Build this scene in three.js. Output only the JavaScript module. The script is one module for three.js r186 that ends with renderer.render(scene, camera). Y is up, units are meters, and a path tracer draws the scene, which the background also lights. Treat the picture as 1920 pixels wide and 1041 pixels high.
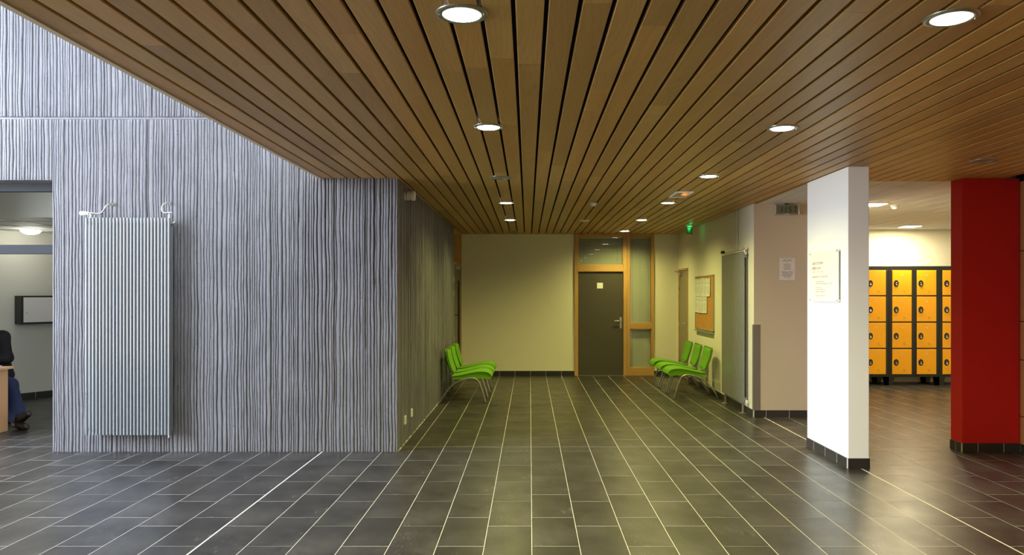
import * as THREE from 'three';
import { RoundedBoxGeometry } from 'three/addons/geometries/RoundedBoxGeometry.js';
import { mergeGeometries } from 'three/addons/utils/BufferGeometryUtils.js';
import { RectAreaLightUniformsLib } from 'three/addons/lights/RectAreaLightUniformsLib.js';
import { createNoise2D, createNoise3D } from 'simplex-noise';

// ---------------------------------------------------------------- camera, sky, large lights, exposure
RectAreaLightUniformsLib.init();
const scene = new THREE.Scene();
const EYE = 1.605, FOCAL = 1380;                       // metres; pixels of a 1920 x 1041 frame
const camera = new THREE.PerspectiveCamera(2 * Math.atan(520.5 / FOCAL) * 180 / Math.PI, 1920 / 1041, 0.05, 120);
camera.position.set(0, EYE, 0);
camera.lookAt(0, EYE, -10);
camera.setViewOffset(1920, 1041, -33.5, -30.5, 1920, 1041);   // shifted lens: the verticals stay vertical
const SKY = new THREE.Color().setRGB(3.4, 4.0, 5.0);
scene.background = SKY;
const renderer = new THREE.WebGLRenderer({ antialias: true });
renderer.toneMapping = THREE.LinearToneMapping;
renderer.toneMappingExposure = 1.0;
renderer.shadowMap.enabled = true;
renderer.shadowMap.type = THREE.PCFSoftShadowMap;

const CEIL = 2.775, ATRIUM_X = -11.5, ATRIUM_TOP = 6.6, REAR = 6.0;   // REAR: the hall goes on this far behind the camera
// daylight of the glazed side of the hall, as large as its glazing
const DAY = [new THREE.Color().setRGB(0.90, 0.95, 1.04), new THREE.Color().setRGB(0.77, 0.92, 1.24)], DAY_POWER = [34, 29];
const GLAZING = [[0.35, 4.0, 0.6, 4.6], [4.0, 6.35, 0.6, 6.9]];   // sill, head, nearer end, farther end (metres from the viewer)
GLAZING.forEach(([y0, y1, d0, d1], i) => {
  const daylight = new THREE.RectAreaLight(DAY[i], DAY_POWER[i], d1 - d0, y1 - y0);
  daylight.position.set(ATRIUM_X + 0.12, (y0 + y1) / 2, -(d0 + d1) / 2); daylight.lookAt(0, (y0 + y1) / 2, -(d0 + d1) / 2); scene.add(daylight);
});
const LAMP_COLOR = new THREE.Color().setRGB(0.97, 0.9, 0.28), LAMP_POWER = 12.5;
const LOCKER_LAMP_COLOR = new THREE.Color().setRGB(1.0, 0.87, 0.55), LOCKER_LAMP_POWER = 18;

// ---------------------------------------------------------------- helpers
function rng(seed) { let a = seed | 0; return () => { a = (a + 0x6d2b79f5) | 0; let t = Math.imul(a ^ (a >>> 15), 1 | a); t = (t + Math.imul(t ^ (t >>> 7), 61 | t)) ^ t; return ((t ^ (t >>> 14)) >>> 0) / 4294967296; }; }
const noise2 = createNoise2D(rng(11)), noise3 = createNoise3D(rng(12));
const taken = new Map();
function numbered(name) { const n = taken.get(name) || 0; taken.set(name, n + 1); return n ? `${name}_${String(n).padStart(3, '0')}` : name; }
function tag(o, label, category, group, kind) {
  o.userData.label = label; o.userData.category = category;
  if (group) o.userData.group = group;
  if (kind) o.userData.kind = kind;
  return o;
}
function thing(name, label, category, pos = [0, 0, 0], turn = 0, group, kind) {
  const g = new THREE.Group(); g.name = numbered(name); g.position.set(...pos); g.rotation.y = turn;
  scene.add(g); return tag(g, label, category, group, kind);
}
function mesh(name, geo, mat, parent, pos, rot) {
  const m = new THREE.Mesh(Array.isArray(geo) ? merge(geo) : geo, mat); m.name = parent ? name : numbered(name);
  if (pos) m.position.set(...pos);
  if (rot) m.rotation.set(...rot);
  m.castShadow = m.receiveShadow = true; (parent || scene).add(m); return m;
}
function struct(name, label, category, geo, mat) { return tag(mesh(name, geo, mat), label, category, null, 'structure'); }
function clean(g) { g = g.index ? g.toNonIndexed() : g; for (const k of Object.keys(g.attributes)) if (!['position', 'normal', 'uv'].includes(k)) g.deleteAttribute(k); return g; }
function merge(list) { return mergeGeometries(list.map(clean)); }
// a box given by its corners; uv in metres on every face (v runs along the grain axis)
function metricUV(g, grain = 'y', off = [0, 0]) {
  g = g.index ? g.toNonIndexed() : g;
  const p = g.attributes.position, n = g.attributes.normal, uv = new Float32Array(p.count * 2);
  for (let i = 0; i < p.count; i++) {
    const a = [Math.abs(n.getX(i)), Math.abs(n.getY(i)), Math.abs(n.getZ(i))], c = { x: p.getX(i), y: p.getY(i), z: p.getZ(i) };
    const face = a[0] >= a[1] && a[0] >= a[2] ? 'x' : a[1] >= a[2] ? 'y' : 'z';
    const ax = ['x', 'y', 'z'].filter((k) => k !== face);
    const v = ax.includes(grain) ? grain : ax[1], u = ax.find((k) => k !== v);
    uv[2 * i] = c[u] + off[0]; uv[2 * i + 1] = c[v] + off[1];
  }
  g.setAttribute('uv', new THREE.BufferAttribute(uv, 2)); return g;
}
function bx(x0, x1, y0, y1, z0, z1, grain, off) {
  const g = new THREE.BoxGeometry(Math.abs(x1 - x0), Math.abs(y1 - y0), Math.abs(z1 - z0)); g.translate((x0 + x1) / 2, (y0 + y1) / 2, (z0 + z1) / 2);
  return metricUV(g, grain, off);
}
function rb(x0, x1, y0, y1, z0, z1, r = 0.004, grain, off, seg = 2) {
  const g = new RoundedBoxGeometry(Math.abs(x1 - x0), Math.abs(y1 - y0), Math.abs(z1 - z0), seg, r); g.translate((x0 + x1) / 2, (y0 + y1) / 2, (z0 + z1) / 2);
  return metricUV(g, grain, off);
}
function cyl(r, h, pos = [0, 0, 0], axis = 'y', seg = 20, r2 = r) {
  const g = new THREE.CylinderGeometry(r2, r, h, seg);
  if (axis === 'x') g.rotateZ(-Math.PI / 2); if (axis === 'z') g.rotateX(Math.PI / 2);
  return g.translate(...pos);
}
function tube(pts, r, seg = 24, rad = 10, tension = 0.5) { return new THREE.TubeGeometry(new THREE.CatmullRomCurve3(pts.map((p) => new THREE.Vector3(...p)), false, 'catmullrom', tension), seg, r, rad, false); }
function lathe(pts, seg = 32) { return new THREE.LatheGeometry(pts.map((p) => new THREE.Vector2(...p)), seg); }
// a chamfered slab lying in x-z with its TOP at y = 0; eight side quads and a top
function slab(w, l, t, c) {
  const W = w / 2, L = l / 2, P = [], ring = (a, b, y) => [[-a, y, -b], [a, y, -b], [a, y, b], [-a, y, b]];
  const r0 = ring(W, L, -t), r1 = ring(W, L, -c), r2 = ring(W - c, L - c, 0), quad = (a, b, d, e) => P.push(...a, ...b, ...d, ...a, ...d, ...e);
  for (let i = 0; i < 4; i++) { const j = (i + 1) % 4; quad(r0[i], r1[i], r1[j], r0[j]); quad(r1[i], r2[i], r2[j], r1[j]); }
  quad(r2[0], r2[3], r2[2], r2[1]);
  const g = new THREE.BufferGeometry(); g.setAttribute('position', new THREE.Float32BufferAttribute(P, 3)); g.computeVertexNormals(); return g;
}

// ---------------------------------------------------------------- textures and materials
function dataTex(w, h, fn, srgb = true, rep = [1, 1]) {
  const d = new Uint8Array(w * h * 4);
  for (let y = 0; y < h; y++) for (let x = 0; x < w; x++) { const c = fn(x / w, y / h), i = (y * w + x) * 4; d[i] = c[0]; d[i + 1] = c[1]; d[i + 2] = c[2]; d[i + 3] = 255; }
  const t = new THREE.DataTexture(d, w, h); t.wrapS = t.wrapT = THREE.RepeatWrapping; t.magFilter = THREE.LinearFilter; t.minFilter = THREE.LinearMipmapLinearFilter;
  if (srgb) t.colorSpace = THREE.SRGBColorSpace;
  t.repeat.set(...rep); t.needsUpdate = true; return t;
}
const cl = (v) => Math.max(0, Math.min(255, v));
// noise that repeats with period 1 in u and v
function loop(u, v, fu, fv, k = 0) {
  const a = u * 2 * Math.PI, b = v * 2 * Math.PI, ru = fu / (2 * Math.PI), rv = fv / (2 * Math.PI);
  return (noise3(Math.cos(a) * ru + k * 7.3, Math.sin(a) * ru + 3.1 * k, Math.cos(b) * rv * 1.3) + noise3(Math.sin(a) * ru + 19 + k, Math.cos(a) * ru - 5, Math.sin(b) * rv * 1.3 + k * 2)) * 0.62;
}
function woodTex(base, dark, seed, rep) {
  return dataTex(512, 1024, (u, v) => {
    const warp = loop(u, v, 2.2, 1.6, seed) * 0.8 + loop(u, v, 1.2, 1, seed + 3) * 0.9 + loop(u, v, 6, 5, seed + 6) * 0.07;
    const f = u * 13 + warp * 3.2, rings = f - Math.floor(f);
    const fine = loop(u, v, 100, 7, seed + 1) * 0.5 + loop(u, v, 170, 16, seed + 5) * 0.4, blotch = loop(u, v, 2, 2, seed + 2);
    const pore = Math.max(0, loop(u, v, 140, 24, seed + 9) - 0.42) * 1.4;
    const k = Math.min(1, Math.max(0, 0.16 * Math.pow(rings, 3) + fine * 0.2 + 0.12 * blotch + 0.28 + pore * 0.5));
    return [0, 1, 2].map((i) => cl(base[i] + (dark[i] - base[i]) * k));
  }, true, rep);
}
const oakTex = woodTex([202, 160, 93], [144, 104, 49], 1, [1 / 0.5, 1 / 2.2]);
const frameTex = woodTex([202, 160, 96], [160, 116, 60], 4, [1 / 0.5, 1 / 1.6]);
const beechTex = woodTex([208, 164, 120], [180, 132, 90], 7, [1 / 0.6, 1 / 2.0]);
const slateTex = dataTex(512, 512, (u, v) => {
  const a = loop(u, v, 3, 4, 21) * 0.5 + loop(u, v, 9, 14, 22) * 0.32 + loop(u, v, 16, 70, 23) * 0.22 + loop(u, v, 60, 60, 24) * 0.12;
  const scuff = Math.max(0, loop(u, v, 14, 60, 26) + loop(u, v, 4, 5, 27) * 0.7 - 0.75) * 70;
  const k = 1 + a * 0.42; return [cl(56 * k + scuff), cl(53 * k + scuff), cl(50 * k + scuff)];
}, true, [1 / 1.7, 1 / 1.7]);
const slateRough = dataTex(256, 256, (u, v) => { const k = 0.5 + 0.25 * loop(u, v, 5, 7, 31) + 0.12 * loop(u, v, 40, 60, 32); const c = cl(255 * (0.42 + 0.22 * k)); return [c, c, c]; }, false, [1 / 1.7, 1 / 1.7]);
const plasterBump = dataTex(256, 256, (u, v) => { const c = cl(128 + 70 * loop(u, v, 60, 60, 41) + 40 * loop(u, v, 110, 110, 42)); return [c, c, c]; }, false, [2, 2]);
const concreteTex = dataTex(512, 512, (u, v) => {
  const k = 1 + 0.06 * loop(u, v, 4, 3, 51) + 0.05 * loop(u, v, 30, 8, 52) + 0.05 * loop(u, v, 90, 60, 53) - Math.max(0, loop(u, v, 50, 50, 54) - 0.72) * 0.9;
  return [cl(122 * k), cl(121 * k), cl(124 * k)];
}, true, [1 / 1.3, 1 / 1.3]);
const fabricBump = dataTex(128, 128, (u, v) => { const c = cl(128 + 60 * Math.sin(u * 2 * Math.PI * 32) * Math.sin(v * 2 * Math.PI * 32) + 40 * loop(u, v, 30, 30, 61)); return [c, c, c]; }, false, [12, 12]);
const corkTex = dataTex(256, 256, (u, v) => { const k = 1 + 0.12 * loop(u, v, 60, 60, 71) + 0.1 * loop(u, v, 25, 25, 72); return [cl(196 * k), cl(138 * k), cl(62 * k)]; }, true, [2, 2]);

const S = (color, o = {}) => new THREE.MeshStandardMaterial({ color, roughness: 0.6, ...o });
const PH = (color, o = {}) => new THREE.MeshPhysicalMaterial({ color, roughness: 0.6, ...o });
const wallPaint = (c) => S(c, { roughness: 0.75, bumpMap: plasterBump, bumpScale: 0.0006 });
const M = {
  cream: wallPaint('#e9e3cd'), white: wallPaint('#f4f2ec'), notice: wallPaint('#d0bfa4'), rear: wallPaint('#b3a588'), pale: wallPaint('#d9d8ca'), red: wallPaint('#cb1108'), plainWhite: S('#eeeeea', { roughness: 0.7 }),
  concrete: S('#ffffff', { map: concreteTex, roughness: 0.31 }),
  slate: [0.92, 1.0, 1.07].map((k) => S(new THREE.Color(k, k, k), { map: slateTex, roughnessMap: slateRough, roughness: 0.64 })),
  grout: S('#e9e5dc', { roughness: 0.85 }), skirting: [S('#2f2c2b', { roughness: 0.4 }), S('#383432', { roughness: 0.4 }), S('#2a2827', { roughness: 0.4 })], skirtGrout: S('#c9c3b6', { roughness: 0.8 }),
  oak: [[1.16, 1.14, 1.1], [1, 1, 1], [0.92, 0.9, 0.84], [1.06, 1.0, 0.9], [0.84, 0.81, 0.76], [1.04, 1.06, 1.05], [0.98, 0.92, 0.82]].map((c) => S(new THREE.Color(...c), { map: oakTex, roughness: 0.42 })),
  trimWood: S('#d9c6a4', { roughness: 0.5 }), black: S('#0b0a09', { roughness: 0.9 }), frameWood: S('#ffffff', { map: frameTex, roughness: 0.45 }), beech: S('#ffffff', { map: beechTex, roughness: 0.45 }),
  panelWood: S('#e0c6b0', { map: beechTex, roughness: 0.4 }), doorGrey: S('#6a6152', { roughness: 0.45 }), doorDark: S('#4a4439', { roughness: 0.45 }), doorWarm: S('#8d8169', { roughness: 0.5 }),
  steel: S('#c9c9c6', { roughness: 0.28, metalness: 1 }), satin: S('#b9b9b2', { roughness: 0.42, metalness: 0.9 }), chrome: S('#e6e4de', { roughness: 0.14, metalness: 1 }),
  silverPaint: PH('#84898c', { roughness: 0.3, metalness: 0.3, clearcoat: 0.4, clearcoatRoughness: 0.25 }), radGrey: PH('#8f918c', { roughness: 0.4, metalness: 0.3 }), guard: S('#8d877f', { roughness: 0.4, metalness: 0.4 }),
  pipeWhite: S('#dcd9c8', { roughness: 0.4 }), lime: S('#5f9605', { roughness: 0.85, bumpMap: fabricBump, bumpScale: 0.0006 }), plasticWhite: S('#eceae2', { roughness: 0.4 }), plasticBlack: S('#161514', { roughness: 0.4 }),
  lockerYellow: S('#fbb000', { roughness: 0.42 }), lockerBlack: S('#171510', { roughness: 0.45 }), ringMetal: S('#9fa08f', { roughness: 0.35, metalness: 0.8 }),
  lensOff: PH('#8d8d82', { roughness: 0.25 }), glass: PH('#ffffff', { roughness: 0.02, transmission: 1, thickness: 0, ior: 1.5 }), officeWhite: S('#c3c5bb', { roughness: 0.7 }), anthracite: S('#14181b', { roughness: 0.75 }),
  lens: S('#fff8e6', { emissive: new THREE.Color().setRGB(1, 0.96, 0.8), emissiveIntensity: 20, roughness: 0.4 }),
  blind: S('#b8bcaa', { roughness: 0.6 }), cork: S('#ffffff', { map: corkTex, roughness: 0.9 }), paper: S('#e9e9e4', { roughness: 0.8 }), alu: S('#b4b4aa', { roughness: 0.4, metalness: 0.7 }),
  panelWhite: S('#e4e0dc', { roughness: 0.6 }), jointCream: S('#f0dcae', { roughness: 0.6 }), jacket: S('#0d0b0c', { roughness: 0.9 }), jeans: S('#1d2748', { roughness: 0.9 }), shoe: S('#2c211c', { roughness: 0.45 }),
  skin: S('#c58f72', { roughness: 0.55 }), shirt: S('#8796a3', { roughness: 0.85 }), hair: S('#2a1d15', { roughness: 0.8 }), sock: S('#d8d4cc', { roughness: 0.9 }), paving: S('#9a9a94', { roughness: 0.9 }),
};

// print drawn on a canvas; words too small to read stay strokes
function canvasTex(w, h, draw) {
  const c = document.createElement('canvas'); c.width = w; c.height = h; const g = c.getContext('2d'); draw(g, w, h);
  const t = new THREE.CanvasTexture(c); t.colorSpace = THREE.SRGBColorSpace; t.anisotropy = 4; return t;
}
function wordStrokes(g, x, y, len, size, color, seed) {
  const r = rng(seed); g.fillStyle = color; let cx = x;
  while (cx < x + len) {
    const letters = 2 + Math.floor(r() * 7);
    for (let i = 0; i < letters && cx < x + len; i++) {
      const tall = r() < 0.3, desc = r() < 0.14, w = size * (0.28 + r() * 0.2);
      g.fillRect(cx, y - size * (tall ? 1 : 0.68), size * 0.13, size * (tall ? 1 : 0.68) + (desc ? size * 0.26 : 0));
      if (r() < 0.75) g.fillRect(cx, y - size * 0.68, w, size * 0.12);
      if (r() < 0.55) g.fillRect(cx, y - size * 0.12, w, size * 0.12);
      if (r() < 0.5) g.fillRect(cx + w - size * 0.13, y - size * 0.68, size * 0.13, size * 0.68);
      cx += w + size * 0.14;
    }
    cx += size * 0.3;
  }
}

// ---------------------------------------------------------------- floor
{
  const floor = thing('floor', 'dark slate tiled floor with pale grout lines', 'floor', [0, 0, 0], 0, null, 'structure');
  mesh('grout_bed', bx(ATRIUM_X - 0.3, 9.4, -0.12, -0.0007, -14.75, REAR + 0.2), M.grout, floor);
  const PX = 0.303, PZ = 0.603, X0 = 0.0124, r = rng(5), spots = [];
  const col0 = Math.ceil((ATRIUM_X - X0) / PX), col1 = Math.floor((9.2 - X0) / PX);
  for (let k = col0; k < col1; k++) {
    const xa = X0 + k * PX, odd = ((k % 2) + 2) % 2 === 1;
    const gl = k === -7 || k === 10 ? 0.006 : 0.0019, gr = k === -8 || k === 9 ? 0.006 : 0.0019;
    const zone = (from, to, phase) => {
      let a = phase + Math.floor((from - phase) / PZ) * PZ;
      for (; a < to - 0.01; a += PZ) { const g0 = a < from ? 0.0028 : 0.0012 + ((k * 7 + Math.round(a * 10)) % 5 + 5) % 5 * 0.0004, d0 = Math.max(a, from) + g0, d1 = Math.min(a + PZ, to) - (a + PZ > to ? 0.0028 : 0.0016); if (d1 - d0 > 0.02 && (xa > -9.3 || a < 7.4)) spots.push([xa + gl, xa + PX - gr, d0, d1]); }
    };
    zone(-REAR, 7.72, odd ? 7.495 : 7.088);
    zone(7.72, 14.6, odd ? 8.095 : 8.267);
  }
  const shared = new Map(), size = (s) => (s[1] - s[0]).toFixed(3) + (s[3] - s[2]).toFixed(3);
  const tileGeo = (s, v) => {
    const key = size(s) + v;
    if (!shared.has(key)) shared.set(key, metricUV(slab(s[1] - s[0], s[3] - s[2], 0.008, 0.0004), 'x', [(v * 0.413) % 1.7, (v * 0.771) % 1.7]));
    return shared.get(key);
  };
  const hidden = ([a, b, c, d]) => { const x = (a + b) / 2, e = (c + d) / 2; return (e > 7.55 && x < -1.4 && x > -4.7) || (x > 2.95 && x < 4.0 && e > 9.6) || x < -0.73 * e || x > 0.72 * e || e < 4.15 || (e > 7.7 && x > 4.4 && x < 0.46 * e); };
  const near = spots.filter((s) => !hidden(s)).sort((a, b) => a[2] - b[2]), single = new Set(near.slice(0, 300));
  const rest = [[], [], []];
  for (const s of spots) {
    const v = Math.floor(r() * 10), m = Math.floor(r() * 3), at = [(s[0] + s[1]) / 2, 0, -(s[2] + s[3]) / 2];
    if (single.has(s)) mesh('tile', tileGeo(s, v), M.slate[m], floor, at);
    else rest[m].push(tileGeo(s, v).clone().translate(...at));
  }
  rest.forEach((g, i) => { const o = mesh('tile_field', g, M.slate[i], floor); o.userData.kind = 'stuff'; });
}

// ---------------------------------------------------------------- ridged concrete
// a field of upright strips cast in concrete: u runs along x from 0 to W, y from y0 to y1, relief towards +z
function ridged(W, y0, y1, seed, step) {
  const r = rng(seed), edges = [0], strips = [];
  while (edges[edges.length - 1] < W - 0.02) { const w = r() < 0.12 ? 0.042 + r() * 0.016 : 0.019 + r() * 0.020; edges.push(Math.min(W, edges[edges.length - 1] + w)); }
  edges[edges.length - 1] = W;
  for (let i = 0; i < edges.length - 1; i++) {
    const h0 = 0.011 + r() * 0.010, br = [];
    if (r() < 0.5) br.push([y0 + r() * (y1 - y0), (r() - 0.5) * 0.012]);
    if (r() < 0.2) br.push([y0 + r() * (y1 - y0), (r() - 0.5) * 0.012]);
    strips.push({ h0, br, ph: r() * 10, skew: r() < 0.5 });
  }
  const X = (i, y) => {
    if (i === 0 || i === edges.length - 1) return edges[i];
    const s = strips[i]; let sh = 0; for (const [b, k] of s.br) if (y > b) sh += k * 0.45;
    return edges[i] + 0.0065 * noise2(edges[i] * 1.7 + seed, y * 0.85) + 0.0045 * noise2(edges[i] * 40 + seed, y * 2.6) + sh;
  };
  const prof = [[0, 0], [0.08, 0.0], [0.14, 0.9], [0.2, 1], [0.74, 0.98], [0.82, 0.85], [0.9, 0]], n = strips.length, per = prof.length, rows = Math.max(2, Math.round((y1 - y0) / step) + 1);
  const pos = [], uv = [], idx = [], stride = n * per + 1;
  for (let j = 0; j < rows; j++) {
    const y = y0 + (y1 - y0) * j / (rows - 1);
    for (let i = 0; i < n; i++) {
      const a = X(i, y), b = X(i + 1, y), s = strips[i];
      let h = s.h0 + 0.0015 * noise2(i * 3.3, y * 3); for (const [q, k] of s.br) if (y > q) h += k; h = Math.min(0.024, Math.max(0.005, h));
      for (const [t, k] of prof) { const tt = s.skew && t === 0.74 ? 0.68 : t, x = a + (b - a) * tt; pos.push(x, y, h * k); uv.push(x, y); }
    }
    pos.push(W, y, 0); uv.push(W, y);
  }
  for (let j = 0; j < rows - 1; j++) for (let i = 0; i < stride - 1; i++) { const a = j * stride + i, b = a + 1, c = a + stride, d = c + 1; idx.push(a, b, d, a, d, c); }
  const g = new THREE.BufferGeometry(); g.setAttribute('position', new THREE.Float32BufferAttribute(pos, 3)); g.setAttribute('uv', new THREE.Float32BufferAttribute(uv, 2)); g.setIndex(idx); g.computeVertexNormals(); return g;
}
const FRONT = 7.483, SIDE_X = -1.342, OPEN_X = -4.85, OPEN_TOP = 2.76;
{
  const w = thing('wall_front', 'silver-grey ridged concrete wall of upright cast strips', 'wall', [0, 0, 0], 0, null, 'structure');
  mesh('ridged_face', ridged(SIDE_X - OPEN_X, 0, 3.375, 3, 0.045), M.concrete, w, [OPEN_X, 0, -FRONT - 0.008]);
  mesh('ridged_face', ridged(OPEN_X + 8.9, OPEN_TOP, 3.375, 4, 0.05), M.concrete, w, [-8.9, 0, -FRONT - 0.008]);
  mesh('ridged_face', ridged(SIDE_X + 8.9, 3.405, ATRIUM_TOP, 6, 0.07), M.concrete, w, [-8.9, 0, -FRONT - 0.008]);
  mesh('joint_strip', rb(-8.9, SIDE_X, 3.379, 3.401, -FRONT - 0.02, -FRONT - 0.002, 0.004, 'x'), M.concrete, w);
  mesh('core', [bx(OPEN_X, SIDE_X - 0.004, 0, OPEN_TOP, -FRONT - 0.3, -FRONT - 0.0081), bx(ATRIUM_X, SIDE_X - 0.004, OPEN_TOP, ATRIUM_TOP, -FRONT - 0.3, -FRONT - 0.0081), bx(ATRIUM_X, -7.3, 0, OPEN_TOP, -FRONT - 0.3, -FRONT - 0.0081)], M.concrete, w);
  const s = thing('wall_corridor_left', 'ridged concrete side wall running down the corridor behind the lime chairs', 'wall', [0, 0, 0], 0, null, 'structure');
  mesh('ridged_face', ridged(12.93 - FRONT, 0, CEIL, 9, 0.12), M.concrete, s, [SIDE_X - 0.012, 0, -FRONT], [0, Math.PI / 2, 0]);
  mesh('core', bx(SIDE_X - 0.3, SIDE_X - 0.0121, 0, CEIL + 0.05, -12.93, -FRONT - 0.01), M.concrete, s);
  mesh('sill_line', bx(SIDE_X - 0.01, SIDE_X + 0.006, 0, 0.006, -12.93, -FRONT), M.grout, s);
}

// ---------------------------------------------------------------- walls and columns
const BACK = 14.43, RIGHT_X = 2.91, RETURN = 9.56;
struct('wall_back', 'cream plastered wall at the end of the corridor, left of the grey door', 'wall', bx(SIDE_X - 0.3, 0.873, 0, CEIL + 0.06, -BACK - 0.2, -BACK), M.cream);
struct('wall_back_pier', 'narrow cream wall pier beside the tall window with blinds', 'wall', bx(2.432, RIGHT_X + 0.2, 0, CEIL + 0.06, -BACK - 0.2, -BACK), M.cream);
struct('wall_right', 'cream corridor wall carrying the pin board and flat radiator', 'wall', [bx(RIGHT_X, RIGHT_X + 0.2, 0, CEIL + 0.06, -13.525, -RETURN - 0.005), bx(RIGHT_X, RIGHT_X + 0.2, 2.085, CEIL + 0.06, -BACK, -13.525), bx(RIGHT_X, RIGHT_X + 0.2, 0, 2.085, -BACK, -14.37), bx(RIGHT_X + 0.08, RIGHT_X + 0.2, 0, 2.085, -14.37, -13.525)], M.cream);
struct('wall_return', 'pinkish cream wall end under the digital clock', 'wall', [bx(RIGHT_X, RIGHT_X + 0.2, 0, CEIL + 0.06, -RETURN - 0.005, -RETURN), bx(RIGHT_X + 0.2, 4.1, 0, CEIL + 0.06, -RETURN - 0.2, -RETURN)], M.notice);
struct('wall_locker_side', 'hidden side wall of the locker hall', 'wall', bx(3.9, 4.1, 0, CEIL + 0.06, -13.4, -RETURN - 0.2), M.cream);
struct('wall_locker', 'warm cream wall above the row of yellow lockers', 'wall', bx(3.9, 9.2, 0, CEIL + 0.06, -13.6, -13.4), M.cream);
struct('wall_locker_end', 'far end wall of the locker hall', 'wall', bx(9.2, 9.4, 0, CEIL + 0.06, -13.6, -7.4), M.cream);
struct('wall_locker_front', 'wall of the locker hall behind the red column', 'wall', bx(5.1, 9.2, 0, CEIL + 0.06, -7.75, -7.55), M.cream);
struct('wall_rear', 'light wall of the hall behind the viewer', 'wall', bx(ATRIUM_X, 5.1, 0, ATRIUM_TOP, REAR, REAR + 0.2), M.rear);
struct('wall_gallery', 'white upper wall standing on the edge of the timber ceiling', 'wall', bx(-2.125, -1.95, CEIL + 0.07, ATRIUM_TOP, -FRONT + 0.02, REAR), M.white);
struct('roof', 'flat white roof over the tall daylit hall', 'roof', bx(ATRIUM_X - 0.3, -1.9, ATRIUM_TOP, ATRIUM_TOP + 0.2, -FRONT - 0.3, REAR + 0.2), M.plainWhite);
struct('column_white', 'white painted wall pillar with acrylic notice', 'pillar', rb(2.925, 3.118, 0, CEIL, -7.76, -6.765, 0.004), M.white);
struct('column_red', 'deep red painted column beside the timber panel wall', 'column', rb(4.38, 4.962, 0, CEIL, -7.66, -7.455, 0.004), M.red);
{
  const w = thing('wall_panelled', 'pinkish timber veneer panel wall with recessed joints next to red column', 'wall', [0, 0, 0], 0, null, 'structure');
  mesh('core', bx(4.99, 5.1, 0, CEIL + 0.06, -7.55, REAR), M.black, w);
  const hs = [0.08, 0.363, 0.936, 1.324, 2.04, 2.745], r = rng(77);
  for (let i = 0; i < hs.length - 1; i++) for (let k = 0; k < 6; k++) { const a = 7.5 - k * 2.25, b = a - 2.244; mesh('panel', rb(4.968, 4.991, hs[i] + 0.004, hs[i + 1] - 0.004, -a, -b, 0.002, 'z', [r() * 2, r() * 2]), M.panelWood, w); }
}
function baseboard(name, label, runs, h = 0.092) {
  // runs: [x0, d0, x1, d1, nx, nz, joints...]: a straight run of tiles along a wall whose outward normal is (nx, nz)
  const g = thing(name, label, 'baseboard', [0, 0, 0], 0, null, 'structure'), r = rng(name.length * 31);
  for (const [x0, d0, x1, d1, nx, nz, ...cuts] of runs) {
    const L = Math.hypot(x1 - x0, d1 - d0), a = Math.atan2(d1 - d0, x1 - x0), holder = [];
    const at = (s) => [x0 + (x1 - x0) * s / L, d0 + (d1 - d0) * s / L];
    const marks = [0, ...cuts, L];
    for (let i = 0; i < marks.length - 1; i++) {
      const s0 = marks[i] + 0.0022, s1 = marks[i + 1] - 0.0022, [cx, cd] = at((s0 + s1) / 2);
      mesh('skirting_tile', rb(-(s1 - s0) / 2, (s1 - s0) / 2, 0, h, -0.006, 0.006, 0.0015, undefined, undefined, 1), M.skirting[Math.floor(r() * 3)], g, [cx + nx * 0.006, 0.0005, -cd + nz * 0.006], [0, a, 0]);
    }
    const [cx, cd] = at(L / 2);
    mesh('skirting_grout', bx(-L / 2, L / 2, 0, h - 0.001, -0.0048, 0.0048), M.skirtGrout, g, [cx + nx * 0.0062, 0.0005, -cd + nz * 0.0062], [0, a, 0]);
  }
  return g;
}
const every = (first, pitch, L) => { const o = []; for (let s = first; s < L - 0.03; s += pitch) o.push(s); return o; };
baseboard('baseboard_back', 'dark tile skirting along the cream end wall', [[SIDE_X, BACK, 0.873, BACK, 0, 1, ...every(0.142, 0.303, 2.215)], [2.432, BACK, RIGHT_X, BACK, 0, 1, 0.31]]);
baseboard('baseboard_right', 'dark tile skirting behind the flat radiator', [[RIGHT_X, RETURN, RIGHT_X, 13.5, -1, 0, ...every(0.3, 0.602, 3.94)]]);
baseboard('baseboard_return', 'dark tile skirting on the wall end under the clock', [[RIGHT_X, RETURN, 4.1, RETURN, 0, 1, 0.155, 0.455, 0.758]]);
baseboard('baseboard_pillar', 'dark tile skirting round the white pillar', [[2.925, 6.765, 2.925, 7.76, -1, 0, 0.22, 0.5, 0.79], [2.918, 6.765, 3.124, 6.765, 0, 1], [3.118, 6.765, 3.118, 7.76, 1, 0, 0.3, 0.6], [2.925, 7.76, 3.118, 7.76, 0, -1]]);
baseboard('baseboard_red', 'black tile skirting round the red column', [[4.38, 7.455, 4.38, 7.66, -1, 0, 0.1], [4.373, 7.455, 4.962, 7.455, 0, 1, 0.16, 0.42]]);
struct('trim_panel_plinth', 'black plinth strip under the timber panel wall', 'plinth', bx(4.962, 4.99, 0, 0.075, -7.45, REAR), M.skirting[0]);

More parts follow.
